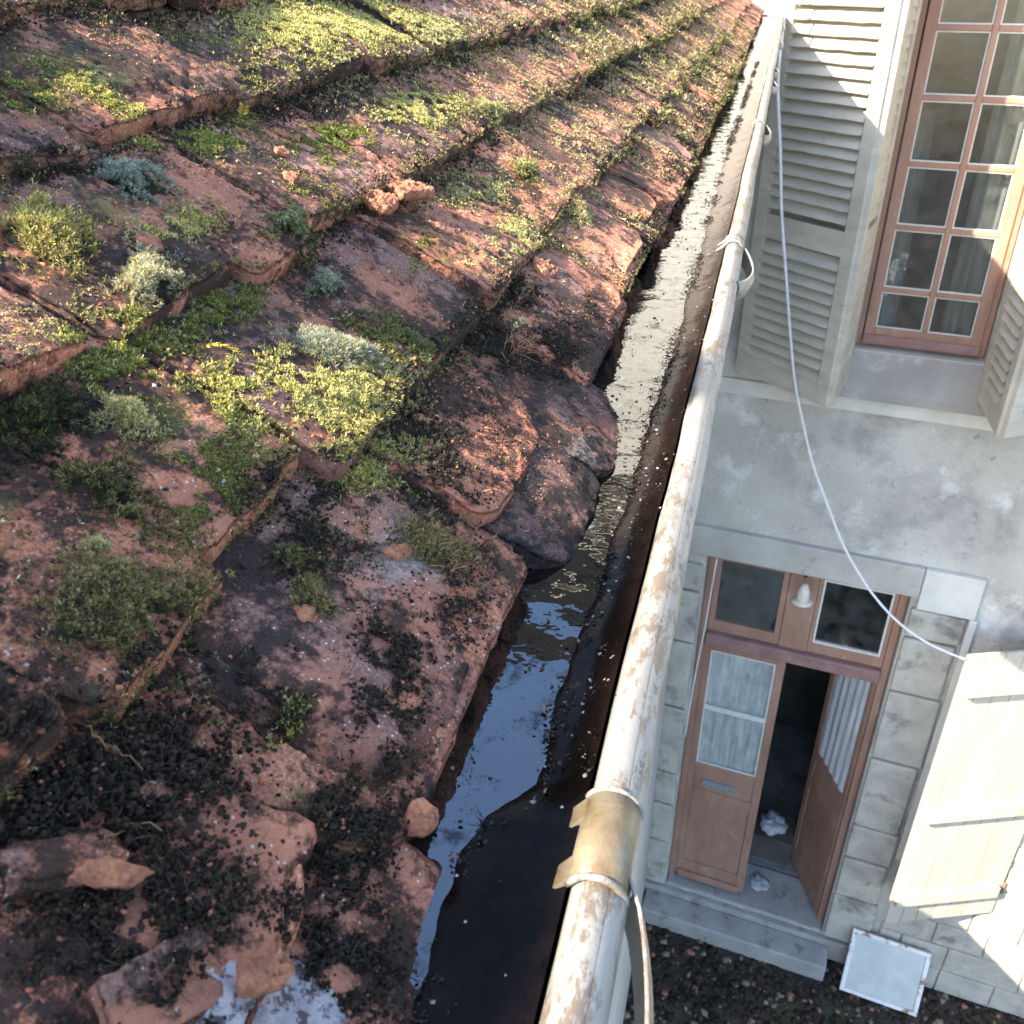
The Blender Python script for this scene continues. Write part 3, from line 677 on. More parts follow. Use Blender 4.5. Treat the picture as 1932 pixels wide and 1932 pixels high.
def humus(u, y, ru, ry, n, s=.0016, fib=.25, stack=.003):
    n = int(n * 2.6); s = s * .50; fib = fib * 1.5
    U = u + rng.normal(size=n) * ru * .6; Y = y + rng.normal(size=n) * ry * .6
    k_ = (fbm(U * 120, Y * 120, 3, 11) > .44) & (((U - .010) / .022) ** 2 + ((Y - .126) / .014) ** 2 > .9 + .9 * rng.random(n)); U = U[k_]; Y = Y[k_]
    P, ok, _ = surf_many(U, Y); P = P[ok] + NR[None] * (rng.random(ok.sum()) ** 2 * stack)[:, None]; n = len(P)
    c = np.array([(.014, .0095, .0065)]) * rng.uniform(.3, 2.6, (n, 1)); m = rng.random(n) < .045; c[m] = np.array([(.30, .125, .08)]) * rng.uniform(.4, 1.2, (int(m.sum()), 1))
    parts.append(lumps(P, s * rng.uniform(.3, 1.5, n), c, 1.0))
    nf = int(n * fib)
    if nf:
        i = rng.integers(0, n, nf); D = rng.normal(size=(nf, 3)) + NR * .5
        parts.append(leaves(P[i], D, rng.uniform(.002, .006, nf), np.full(nf, .0003), pick('dark', nf) * .8 + np.array([[.010, .006, .004]]), 1.8))
for a_ in [(.032, .263, .012, .016, 700), (.026, .239, .012, .014, 600), (.039, .593, .016, .03, 900), (.082, .406, .012, .02, 800), (.071, .169, .018, .02, 1500, .0018, .3, .006),
           (.093, .138, .02, .018, 1500, .002, .35, .008), (.012, .185, .012, .012, 900, .0015, .3, .005), (.066, .219, .012, .014, 800), (.070, .560, .012, .02, 900, .0014, .5), (.040, .130, .03, .02, 2200, .0016, .3, .006),
           (.081, .657, .012, .02, 600), (.085, .285, .008, .02, 500), (.06, .30, .025, .03, 500, .0012), (.02, .31, .015, .03, 600, .0012), (.095, .335, .006, .03, 400), (.05, .45, .03, .04, 500, .0011), (.0, .15, .015, .02, 900, .0015), (.03, .10, .03, .02, 1500),
           (.19, .255, .01, .03, 600, .0015, .6), (.20, .63, .012, .06, 700, .0014), (.30, .70, .012, .06, 600, .0016), (.03, .7, .02, .06, 700, .0015), (.05, .38, .02, .03, 500), (.11, .30, .008, .02, 300),
           (.015, .22, .012, .02, 600, .0012), (.09, .60, .006, .08, 700, .0014), (.30, .42, .006, .04, 500, .0014), (.12, .13, .02, .02, 500), (.02, 1.0, .02, .2, 900, .002), (.03, 1.6, .02, .4, 900, .003)]: humus(*a_)
for k_ in range(0, 6):                      # soil and dead moss lodged under every course edge
    n = 6500; Y = rng.random(n) ** 1.5 * 3.0 + .08; U = rowu(k_ + 1) - np.abs(rng.normal(size=n)) * .011 + .006
    ms = fbm(Y * 17, U * 20 + k_ * 3, 4, 51) > .50; U, Y = U[ms], Y[ms]; P, ok, q = surf_many(U, Y); P = P[ok]; Yk = Y[ok]; n = len(P)
    P = P + NR[None] * (rng.random(n) ** 2 * .004)[:, None]; fs_ = np.clip(Yk / .7, 1, 3)
    c = np.array([(.020, .014, .010)]) * rng.uniform(.3, 2.6, (n, 1)); m = rng.random(n) < .07; c[m] = (.36, .15, .09)
    parts.append(lumps(P, .0011 * fs_ * rng.uniform(.3, 1.5, n), c, 1.0)); i = rng.integers(0, n, n // 2)
    parts.append(leaves(P[i], rng.normal(size=(len(i), 3)) + NR * .5, rng.uniform(.002, .006, len(i)) * fs_[i], .0004 * fs_[i], pick('dark', len(i)) * 1.1, 1.5))
V, F, C = join(parts); tag(npmesh("humus_crumbs", V, F, M_humus, col=C), "black crumbly humus and dead moss lying on the tiles", kind='stuff')
n = 34000; Y = rng.random(n) ** 1.4 * 1.6 + .08; U = rng.random(n) * .42 - .01
m = fbm(U * 30, Y * 30, 3, 21) > .42; P, ok, _ = surf_many(U[m], Y[m]); P = P[ok]; n = len(P)
c = np.array([(.40, .145, .075)]) * rng.uniform(.6, 1.4, (n, 1)); mm = rng.random(n) < .12; c[mm] = np.array([.5, .46, .42]) * rng.uniform(.6, 1.2, (mm.sum(), 1)); mm = rng.random(n) < .4; c[mm] = np.array([.04, .028, .026]) * rng.uniform(.6, 2, (mm.sum(), 1))
parts = [lumps(P, .0017 * rng.random(n) ** 5 + .0003, c, .5)]
V, F, C = join(parts); tag(npmesh("clay_grit", V, F, M_crumb, col=C), "red clay grit and flakes scattered on the roof", kind='stuff')

# tile fragments: one thing each
def fragment(u, y, r_, asp, ang, label, h=.006, seed=0, tilt=(0, 0), lift=.0, name="tile_fragment"):
    k = 7; an = np.sort((np.arange(k) + rng.uniform(-.3, .3, k)) / k * 6.283); rr = r_ * rng.uniform(.70, 1.18, k)
    o = np.stack([np.cos(an) * rr * asp, np.sin(an) * rr], -1)
    c_, s_ = math.cos(ang), math.sin(ang); o = o @ np.array([[c_, s_], [-s_, c_]])
    c0 = surf(u, y, lift); m2 = 72
    t = np.linspace(0, k, m2, endpoint=False); i = t.astype(int); f_ = (t - i)[:, None]
    ol = o[i % k] * (1 - f_) + o[(i + 1) % k] * f_
    rad_ = np.linalg.norm(ol, axis=1, keepdims=True); ol = ol * (1 + .22 * (fbm(np.arange(m2) * .33 + seed * 5, np.arange(m2) * 0. + seed, 4, seed)[:, None] - .5))
    prof_ = [(g / 22, 1) for g in range(21)] + [(.975, .96), (1.0, .88), (1.03, .6), (1.02, .3), (.97, 0), (.0, 0)]
    lev = len(prof_); Vd = []
    ol0 = o[i % k] * (1 - f_) + o[(i + 1) % k] * f_
    for (g_, zz) in prof_:
        q = (ol * g_ ** 4 + ol0 * (1 - g_ ** 4)) * g_; A_ = q[:, 0] + seed * .37; B2 = q[:, 1] + seed * .11
        dz = (.0026 * (fbm(A_ * 95, B2 * 95, 3, seed) - .5) + .0042 * (fbm(A_ * 300, B2 * 300, 4, seed + 2, .7) - .5)) * min(r_ / .010, 1.2)
        st_ = -.0016 * sst(.55, .57, fbm(A_ * 130, B2 * 130, 4, seed + 6)) * min(r_ / .012, 1)
        Vd.append(q[:, :1] * SL[None] + q[:, 1:] * np.array([[0, 1., 0]]) + NR[None] * ((h * zz + (dz + st_) * (zz > .2))[:, None]))
    Vd = np.concatenate(Vd)
    rot = (Matrix.Rotation(tilt[0], 3, 'Y') @ Matrix.Rotation(tilt[1], 3, 'X')); Vd = Vd @ np.array(rot).T + c0
    ix = np.arange(lev * m2).reshape(lev, m2); nx = np.roll(ix, -1, 1)
    q = np.stack([ix[:-1], ix[1:], nx[1:], nx[:-1]], -1).reshape(-1, 4)
    npm = npmesh(name, Vd, [q], M_frag, smooth=True, col=np.tile(np.array([[.60, .25, .13]]) * rng.uniform(.8, 1.1), (len(Vd), 1)))
    return tag(npm, label, "tile fragment", "broken tile pieces lying on the roof")
def frag_mat():
    m, nt, P = mat("broken_clay"); n = N(nt); p = n.pos()
    c = n('Attribute', attribute_name='tint').outputs['Color']
    c = n.mix(n.ramp(n.noise(p, 90, 4), .4, .6), c, (.34, .135, .08))
    c = n.mix(n.mul(n.ramp(n.noise(p, 130, 9, .8), .54, .61), .8), c, (.035, .024, .022))
    v = n('TexVoronoi', i_Vector=p, i_Scale=420); c = n.mix(n.mul(n.ramp(v.outputs['Distance'], .1, .2, (1, 1, 1, 1), (0, 0, 0, 1)), .3), c, (.6, .45, .38))
    n.link(c, P.inputs['Base Color']); P.inputs['Roughness'].default_value = .85
    n.link(n.bump(n.noise(p, 250, 8, .78), 1, .003), P.inputs['Normal']); return m
M_frag = frag_mat()
for a_ in [(.194, .618, .015, .8, .4, "triangular orange tile shard, the left of two lying together mid roof", .007, 1, (-.2, .2), .006),
           (.190, .662, .019, .8, 1.2, "rounded orange tile shard, the right of two lying together mid roof", .007, 2, (-.2, .1), .006),
           (.079, .712, .014, .9, .2, "orange tile shard lying on black humus near the eave", .006, 3, (.1, .1), .003),
           (.355, .617, .007, 1.2, .3, "small orange tile chip alone on a dark tile at the upper left", .003, 4),
           (-.006, .203, .006, 1, .3, "small red tile crumb caught beside the rounded eave tile near the water", .006, 5),
           (.017, .128, .008, .8, .9, "rust coloured tile lump lying on the white lichen patch", .006, 9, (.1, .1), .003),
           (.066, .128, .010, .4, 1.1, "dark tile splinter between two broken slabs at the lower left", .005, 10, (.2, .3), .010),
           (.019, .245, .010, .7, .3, "flat orange clay flake on the eave tile beside the black humus", .0025, 11),
           (.257, .358, .005, 1, 1, "little red tile chip beside the yellow moss tuft", .003, 12),
           (.236, .395, .006, 1.3, .2, "small brick red chip lying between the pale and silver mosses", .003, 13),
           (.238, .556, .007, 1.1, 1.4, "red flake on the tile edge left of the two tile shards", .003, 14),
           (.276, .625, .010, .7, .8, "flat brown tile flake under the row edge at upper centre", .002, 15),
           (.068, .262, .010, .7, .2, "smooth red clay bump between dark moss clumps low on the roof", .004, 16),
           (.050, .318, .009, .5, .7, "crumbly red flake in the brown moss mat on the eave tile", .004, 17),
           (.262, .585, .006, 1, .7, "small red chip in the debris at upper left centre", .003, 18)]: fragment(*a_)
def broken(u, y, w_, L, label, db=0, lift=.012, crn=(.02, .015), seed=5, rot=0, roll=0):
    t = Tile(0, y - w_ / 2, y + w_ / 2, du=u, db=db, seed=seed, crn=crn, spall=.9, L=L, lift=lift)
    ob = t.build(.0013, M_slab); ob.name = "tile_fragment"; ob.parent = None
    me = ob.data; n_ = len(me.vertices); c_ = np.empty(n_ * 3, np.float32); me.vertices.foreach_get("co", c_); c_ = c_.reshape(-1, 3); m0 = c_.mean(0)
    q = np.array((Matrix.Rotation(rot, 3, Vector(NR)) @ Matrix.Rotation(roll, 3, 'Y'))); jag = (fbm(c_[:, 0] * 85 + seed, c_[:, 1] * 85, 5, seed, .6)[:, None] - .5) * .020
    v = (c_ - m0); rr_ = np.linalg.norm(v, axis=1, keepdims=True); hn = (v @ NR)[:, None] * NR[None]; pl = v - hn; rp_ = np.linalg.norm(pl, axis=1, keepdims=True); pl = pl * (1 + jag * .45 / np.maximum(rp_, .01) * sst(w_ * .2, w_ * .45, rp_)); hi = (hn @ NR)[:, None]; v = pl + NR[None] * np.where(hi > 0, hi * .6, hi * .5); me.vertices.foreach_set("co", (v @ q.T + m0).astype(np.float32).ravel())
    tag(ob, label, "tile fragment", "broken tile pieces lying on the roof")
broken(.020, .148, .054, .044, "large rough broken tile slab at lower left, pitted with black", lift=.006, rot=.12, crn=(.014, .010), seed=5.3)
broken(.026, .114, .030, .022, "jagged broken tile piece with orange edge at the bottom left", lift=.008, rot=-.5, seed=8.1, roll=.15, crn=(.006, .004))
broken(.064, .127, .010, .030, "long narrow orange tile splinter near the bottom left corner", lift=.010, rot=.9, crn=(.003, .003), seed=3.7, roll=.1)
# yellow fern like sprig and twigs
def sprig(u, y, du, dy, n, L, pal, label, name="moss_sprig", lift=.004):
    p0 = surf(u, y, .001); p1 = surf(u + du, y + dy, lift)
    t = np.linspace(0, 1, n); P = p0[None] * (1 - t)[:, None] + p1[None] * t[:, None] + NR[None] * (np.sin(t * 3.14) * .003)[:, None]
    ax = (p1 - p0) / np.linalg.norm(p1 - p0); sd = np.cross(ax, NR)
    D1 = ax * .7 + sd * .8 + NR * .2; D2 = ax * .7 - sd * .8 + NR * .2; LL = L * (.5 + np.sin(t * 3.0) * .6)
    a = leaves(P, np.tile(D1, (n, 1)) + rng.normal(size=(n, 3)) * .12, LL, LL * .4, pick(pal, n))
    b_ = leaves(P, np.tile(D2, (n, 1)) + rng.normal(size=(n, 3)) * .12, LL, LL * .4, pick(pal, n))
    st = leaves(P[:-1], np.diff(P, axis=0), np.linalg.norm(np.diff(P, axis=0), axis=1) * 1.6, np.full(n - 1, .0005), pick('tan', n - 1), 0)
    V, F, C = join([a, b_, st]); tag(npmesh(name, V, F, M_moss, col=C), label, "sprig")
PAL['gold'] = [(.62, .42, .05), (.5, .36, .05), (.7, .55, .1)]
sprig(.182, .358, -.020, .006, 16, .003, 'gold', "golden fern like moss sprig lying alone on a bare tile")
sprig(.072, .588, -.006, .020, 10, .004, 'pale', "pale branching sprig standing by the roots near the eave")
sprig(.300, .600, .01, .02, 9, .005, 'gold', "golden brown sprig in the dark corner at upper centre")
tw = MB()
def twigs(u, y, n, spread, L, label):
    tw = MB()
    for i in range(n):
        p0 = surf(u + rng.normal() * spread, y + rng.normal() * spread, .002); d = rng.normal(size=3) * .5 + NR * .15 - SL * .25
        pts = [tuple(p0 + d / np.linalg.norm(d) * L * t + rng.normal(size=3) * .0012 * t + NR * .002 * math.sin(3 * t)) for t in np.linspace(0, rng.uniform(.5, 1.2), 6)]
        tw.tube(pts, [.00035, .0003, .0003, .00025, .0002, .0001], 4)
    tag(tw.build("root_tangle", M_iron), label, "roots")
twigs(.062, .572, 26, .007, .022, "tangle of thin reddish roots on the tile above the cream reflection")
twigs(.038, .330, 12, .010, .014, "dry brown stalks over the mossy eave tile corner")
twigs(.09, .150, 14, .012, .016, "dry stalks in the black debris at the lower left")
# white lichen crust at the bottom
def crust(u, y, ru, ry, col, label, n=60):
    th = np.linspace(0, 6.283, n, endpoint=False); rr = np.linspace(0, 1, 14); A, B_ = np.meshgrid(rr, th, indexing='ij')
    ir = .75 + 1.0 * (fbm(np.cos(B_) * 2.2 + 5, np.sin(B_) * 2.2 + 3, 5) - .3)
    U = (u + A * ir * np.cos(B_) * ru).ravel(); Y = (y + A * ir * np.sin(B_) * ry).ravel(); P, ok, _ = surf_many(U, Y); P[~ok] = surf(u, y)
    P += NR[None] * (.0012 * (1 - A.ravel() ** 6) + .0008 * fbm(U * 500, Y * 500, 3))[:, None]
    ix = np.arange(14 * n).reshape(14, n); nx = np.roll(ix, -1, 1); q = np.stack([ix[:-1], ix[1:], nx[1:], nx[:-1]], -1).reshape(-1, 4)
    tag(npmesh("lichen_crust", P, [q], M_lich, smooth=True), label, "lichen")
M_lich = simple("pale_lichen", (.24, .215, .22), (.42, .38, .385), 160, .9, .001, [((.05, .035, .04), 210, .50, .56, .9)], bsc=400)
crust(.010, .126, .026, .017, 0, "white lilac lichen crust at the bottom edge of the roof")

# droplets and specks floating in the gutter
n = 15000; y = rng.random(n) ** 1.7 * 1.9 + .12; x = np.array([wlx(v) for v in y]) + np.where(rng.random(n) < .45, rng.random(n) ** 1.3 * .030, -rng.random(n) * .034)
kp = fbm(x * 130, y * 45, 3, 31) + .25 * (rng.random(n) < .06) > .55; x = x[kp]; y = y[kp]; n = len(x)
z = np.where(x > np.array([wlx(v) for v in y]), -.2615 + .010 * np.clip((x + .063) / .03, 0, 1) ** 1.7, -.2625) + .00126 * y ** 2
c = np.array([(.03, .02, .015)]) * rng.uniform(.5, 1.5, (n, 1)); mm = rng.random(n) < .10; c[mm] = (.30, .16, .10); mm = (x > np.array([wlx(v) for v in y])) & (rng.random(n) < .6); c[mm] = (.20, .20, .21)
V, F, C = lumps(np.stack([x, y, z], -1), .00018 + .0014 * rng.random(n) ** 12, c, .5, np.array([0, 0, 1.]))
tag(npmesh("floating_specks", V, [F], M_humus, col=C), "small dark specks and crumbs floating in the gutter water", kind='stuff')

parts = []
n = 5200; y = rng.random(n) ** 1.2 * 3.2 + .12; x = np.array([wlx(v) for v in y]) + rng.normal(size=n) * .0035 + .003
kp = fbm(y * 26, y * 0 + 8, 4, 41) > .50; x, y = x[kp], y[kp]; n = len(x)
c = np.array([(.012, .010, .009)]) * rng.uniform(.4, 3, (n, 1)); mm = rng.random(n) < .06; c[mm] = (.22, .10, .06)
P = np.stack([x, y, -.2615 + .002 * rng.random(n) + .00126 * y ** 2], -1)
parts.append(lumps(P, (.0004 + .0016 * rng.random(n) ** 3) * np.clip(y, .5, 2) ** .5, c, .6, np.array([0, 0, 1.])))
i = rng.integers(0, n, n // 3); parts.append(leaves(P[i], rng.normal(size=(len(i), 3)) * [1, 1, .3], rng.uniform(.002, .007, len(i)), np.full(len(i), .0005), pick('dark', len(i)), 1.5))
V, F, C = join(parts); tag(npmesh("gutter_debris", V, F, M_humus, col=C), "black soil and moss scraps washed along the gutter", kind='stuff')

# ------------------------------------------------------------------ facing stone house
KF = .12; F0 = empty("stone_house", "grey rendered stone house facing the gutter, with red framed window and door and pale shutters", "house", loc=(0, 6.0, 0), rz=-math.atan(KF))
WT = .32   # wall thickness; local y+ goes into the wall, x to the right
holes = [(.66, 1.44, -2.06, .95), (-.06, 1.38, -7.52, -3.77), (2.62, 3.6, -5.85, -3.9), (-3, -3, 0, 0)]
X0, X1, Z0, Z1 = -3.2, 5.2, -7.8, 3.15
def wall():
    xs = sorted({X0, X1, *[h[0] for h in holes[:3]], *[h[1] for h in holes[:3]]}); zs = sorted({Z0, Z1, *[h[2] for h in holes[:3]], *[h[3] for h in holes[:3]]})
    m = MB()
    for i in range(len(xs) - 1):
        for j in range(len(zs) - 1):
            cx_, cz_ = (xs[i] + xs[i + 1]) / 2, (zs[j] + zs[j + 1]) / 2
            if any(h[0] < cx_ < h[1] and h[2] < cz_ < h[3] for h in holes[:3]): continue
            m._add([(xs[i], 0, zs[j]), (xs[i + 1], 0, zs[j]), (xs[i + 1], 0, zs[j + 1]), (xs[i], 0, zs[j + 1])], [(0, 1, 2, 3)])
    for h in holes[:3]:
        a, b_, c_, d_ = h
        for q in ([(a, c_), (a, d_)], [(b_, d_), (b_, c_)], [(a, d_), (b_, d_)], [(b_, c_), (a, c_)]):
            (xa, za), (xb, zb) = q; m._add([(xa, 0, za), (xb, 0, zb), (xb, WT, zb), (xa, WT, za)], [(0, 1, 2, 3)])
    m.build("wall", M_stucco, F0)
wall()
# roof of the facing house, sides and room boxes
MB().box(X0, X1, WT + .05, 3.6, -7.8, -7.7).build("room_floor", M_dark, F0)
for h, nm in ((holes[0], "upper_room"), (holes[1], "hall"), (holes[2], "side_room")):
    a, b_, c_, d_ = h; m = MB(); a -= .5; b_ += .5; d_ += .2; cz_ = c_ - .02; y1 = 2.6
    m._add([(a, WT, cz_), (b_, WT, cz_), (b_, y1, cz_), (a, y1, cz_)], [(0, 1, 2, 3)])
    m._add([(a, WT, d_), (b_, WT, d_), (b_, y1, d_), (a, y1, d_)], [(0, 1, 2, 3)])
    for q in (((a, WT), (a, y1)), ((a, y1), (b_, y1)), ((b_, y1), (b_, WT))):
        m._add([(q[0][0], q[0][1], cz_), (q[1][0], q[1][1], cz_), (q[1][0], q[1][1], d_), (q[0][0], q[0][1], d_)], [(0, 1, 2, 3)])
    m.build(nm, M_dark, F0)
m = MB(); m.box(X0, X1, 3.6, 3.7, Z0, Z1); m.box(X0 - .02, X0, .01, 3.6, Z0, Z1); m.box(X1, X1 + .02, .01, 3.6, Z0, Z1); m.build("outer_wall", M_stucco, F0)
m = MB(); m._add([(X0 - .2, -.35, 3.1), (X1 + .2, -.35, 3.1), (X1 + .2, 1.8, 5.95), (X0 - .2, 1.8, 5.95), (X0 - .2, 4.0, 3.1), (X1 + .2, 4.0, 3.1)], [(0, 1, 2, 3), (3, 2, 5, 4)]); m.build("slate_roof", M_slate, F0)
MB().box(X0, X1, -.35, 0, 3.05, 3.11).build("eave_soffit", M_louver, F0)
# stone bands
MB().box(-.2, X1, -.035, 0, -2.47, -2.36).build("stone_band", M_white, F0, bevel=.008)
MB().box(-1.6, -.2, -.03, 0, -2.47, -2.36).build("stone_band", M_lintel, F0, bevel=.008)
m = MB(); m._add([(.60, -.002, -2.07), (1.66, -.002, -2.07), (1.66, -.09, -2.30), (.60, -.09, -2.30), (.60, -.09, -2.36), (1.66, -.09, -2.36), (.60, 0, -2.36), (1.66, 0, -2.36), (.66, .2, -2.03), (1.44, .2, -2.03)],
    [(0, 3, 2, 1), (3, 4, 5, 2), (4, 6, 7, 5), (0, 6, 4, 3), (1, 2, 5, 7), (0, 1, 9, 8)]); m.build("window_sill", M_sill, F0, bevel=.006)
MB().box(-.24, 1.42, -.05, .0, -3.77, -3.53).build("door_lintel", M_lintel, F0, bevel=.008)
MB().box(1.424, 1.80, -.052, 0, -3.86, -3.53).build("door_lintel", M_white, F0, bevel=.008)
MB().box(1.77, 1.82, -.056, -.0, -6.3, -3.862).build("limewash_strip", M_white, F0, bevel=.005)
# quoins right and left of the door
zq = [-3.865, -4.12, -4.62, -5.31, -6.06, -6.45, -6.93, -7.52]
for i in range(len(zq) - 1):
    w_ = 1.755 if i % 2 == 0 else 1.74
    MB().box(1.395, w_, -.045 - .006 * (i % 2), 0, zq[i + 1] + .012, zq[i] - .008).build("quoin_stone", M_stone, F0, bevel=.016)
for i in range(len(zq) - 1):
    MB().box(-.36, -.075, -.045 - .006 * (i % 2), 0, zq[i + 1] + .012, zq[i] - .008).build("quoin_stone", M_stone, F0, bevel=.016)
# coursed stones at the foot of the wall, right
zc = [-7.78, -7.5, -7.2, -6.93, -6.66, -6.36, -6.08]
for j in range(len(zc) - 1):
    x = 1.83 + (.18 if j % 2 else 0) - (.0 if zc[j + 1] < -6.9 else 0)
    if j % 2: MB().box(1.83, x - .012, -.022, 0, zc[j] + .008, zc[j + 1] - .006).build("wall_stone", M_stone, F0, bevel=.008)
    while x < 4.4:
        w_ = rng.uniform(.32, .6)
        MB().box(x, x + w_ - .012, -.018 - rng.random() * .012, 0, zc[j] + .008, zc[j + 1] - .006).build("wall_stone", M_stone, F0, bevel=.008); x += w_
MB().box(-.36, 1.78, -.06, 0, -7.78, -7.54).build("plinth", M_step, F0, bevel=.008)
MB().box(-.22, 1.46, -.30, -.062, -7.80, -7.60).build("doorstep", M_step, F0, bevel=.015)
MB().box(-.05, 1.37, .002, .5, -7.56, -7.50).build("threshold", M_step, F0, bevel=.01)

def frame(m, x0, x1, z0, z1, w, y0, y1, wb=None):
    wb = wb or w
    m.box(x0, x0 + w, y0, y1, z0, z1); m.box(x1 - w, x1, y0, y1, z0, z1)
    m.box(x0 + w, x1 - w, y0, y1, z1 - w, z1); m.box(x0 + w, x1 - w, y0, y1, z0, z0 + wb); return m
# upper window: frame > muntins, panes, putty
wy = .10
win = frame(MB(), .665, 1.435, -2.05, .93, .05, wy - .02, wy + .05, .06).build("window", M_red, F0, bevel=.004)
frame(MB(), .722, 1.40, -1.985, .88, .062, wy - .03, wy + .03, .05).build("casement", M_red, win, bevel=.006)
MB().box(.722, 1.40, wy - .055, wy - .031, -2.03, -1.975).build("weather_bar", M_red2, win, bevel=.005)
mz = [-1.935, -1.665 * 1.018, -1.295 * 1.018, -.945 * 1.018, -.60 * 1.018, -.265, .06, .40, .82]
mx = [.784, 1.071, 1.338]
mb = MB(); mb.box(mx[1] - .016, mx[1] + .016, wy - .018, wy + .022, -1.935, .818); mb.build("muntin", M_red, win, bevel=.004)
for z in mz[1:-1]:
    MB().box(mx[0], mx[1] - .017, wy - .016, wy + .02, z - .015, z + .015).build("muntin", M_red, win, bevel=.004)
    MB().box(mx[1] + .017, mx[2], wy - .016, wy + .02, z - .015, z + .015).build("muntin", M_red, win, bevel=.004)
for i in range(len(mz) - 1):
    for j in range(2):
        x0 = (mx[0], mx[1] + .017)[j]; x1 = (mx[1] - .017, mx[2])[j]; z0 = mz[i] + (.016 if i else 0); z1 = mz[i + 1] - (.016 if i < 7 else 0)
        MB().box(x0, x1, wy + .004, wy + .007, z0, z1).build("pane", M_glass, win)
        frame(MB(), x0, x1, z0, z1, .007, wy - .008, wy + .003).build("putty", M_putty, win)
# curtain and things behind the panes
cm = MB(); cxs = np.linspace(1.16, 1.42, 30)
cm.sheet([[(x, wy + .10 + .02 * math.sin(x * 70), z) for x in cxs] for z in (-1.98, .8)]); cm.build("curtain", M_curtain2, F0, smooth=True)
cm = MB(); cxs = np.linspace(.70, .90, 20); cm.sheet([[(x - .05 * (z + 2) / 3, wy + .16 + .02 * math.sin(x * 60), z) for x in cxs] for z in (-1.98, -.7)]); cm.build("curtain", M_curtain2, F0, smooth=True)

# louvred shutter, folded leaf coming away from the wall
def leafM(xa, oa, xb, ob_, z):            # leaf frame: local u from (xa,oa) to (xb,ob)
    d = Vector((xb - xa, -(ob_ - oa), 0)).normalized(); nn = Vector((d.y, -d.x, 0))
    return Matrix(((d.x, -nn.x, 0, xa), (d.y, -nn.y, 0, -oa), (0, 0, 1, z), (0, 0, 0, 1)))
def louvre(name, xa, oa, xb, ob_, z0, z1, rail=(-1.39, -1.25), parent=F0, tilt=-50):
    Wd_ = math.hypot(xb - xa, ob_ - oa); T = leafM(xa, oa, xb, ob_, 0)
    m = MB(T); sw = .085
    m.box(0, sw, -.018, .018, z0, z1); m.box(Wd_ - sw, Wd_, -.018, .018, z0, z1)
    for a_, b__ in ((z0, z0 + .15), rail, (z1 - .1, z1)): m.box(sw, Wd_ - sw, -.016, .016, a_, b__)
    o = m.build(name, M_louver, parent, bevel=.003)
    z = z0 + .175
    while z < z1 - .12:
        if not (rail[0] - .02 < z < rail[1] + .02):
            sag = rng.uniform(-.004, .004); s_ = MB(T); Mx = Matrix.Translation((0, 0, z + sag)) @ Matrix.Rotation(R(-tilt + rng.uniform(-3, 3)), 4, 'X') @ Matrix.Rotation(rng.uniform(-.006, .006), 4, 'Y')
            nx_ = 9; pts_t = []; 
            for hh in (-.0045, .0045):
                for q in (-.040, .040):
                    pts_t.append([(sw + (Wd_ - 2 * sw) * i / nx_, q + (.0035 * math.sin(i * 2.1 + z * 50) * (rng.random()) if q < 0 else 0), hh) for i in range(nx_ + 1)])
            for (a_, b__) in ((0, 1), (1, 3), (3, 2), (2, 0)): s_.sheet([pts_t[a_], pts_t[b__]], M=Mx)
            s_.build("slat", M_louver, o)
        z += .0655
    return o
louvre("louvred_shutter", -.01, .08, .60, .50, -2.27, .95)
louvre("louvred_shutter", .612, .50, .668, .03, -2.26, .95, tilt=-78)
louvre("louvred_shutter", 1.455, .03, 1.54, .56, -2.27, .95)
louvre("louvred_shutter", 1.552, .57, 2.2, .10, -2.27, .95)

# plank shutter of the lower right window
T = leafM(1.75, .45, 2.56, .02, 0); Wd_ = math.hypot(.81, .43); base = MB(T)
base.box(0, Wd_, .006, .012, -6.6, -3.87); ps = base.build("plank_shutter", M_board, F0)
for i in range(7):
    a_ = Wd_ * i / 7; MB(T).box(a_ + .0025, a_ + Wd_ / 7 - .0025, -.018, .005, -6.605, -3.865).build("board", M_board, ps, bevel=.0025)
for z in (-4.14, -5.36, -6.30):
    MB(T).box(.02, Wd_ - .05, -.062, -.0185, z - .055, z + .055).build("batten", M_board, ps, bevel=.004)
    MB(T).tube([(.05, -.058, z - .02), (.05, -.052, z - .02)], .012, 8).build("hinge_bolt", M_iron, ps)
    MB(T).tube([(Wd_ + .01, -.02, z - .06), (Wd_ + .01, -.02, z + .06)], .012, 8).build("hinge", M_iron, ps)
# lower right window
w2 = frame(MB(), 2.625, 3.595, -5.84, -3.91, .07, .08, .15).build("window", M_red, F0, bevel=.004)
MB().box(2.697, 3.525, .11, .115, -5.765, -3.985).build("pane", M_glass, w2); MB().box(2.697, 3.525, .09, .13, -4.9, -4.86).build("muntin", M_red, w2)
MB().box(2.58, 3.64, -.06, .2, -5.98, -5.855).build("window_sill", M_sill, F0, bevel=.01)

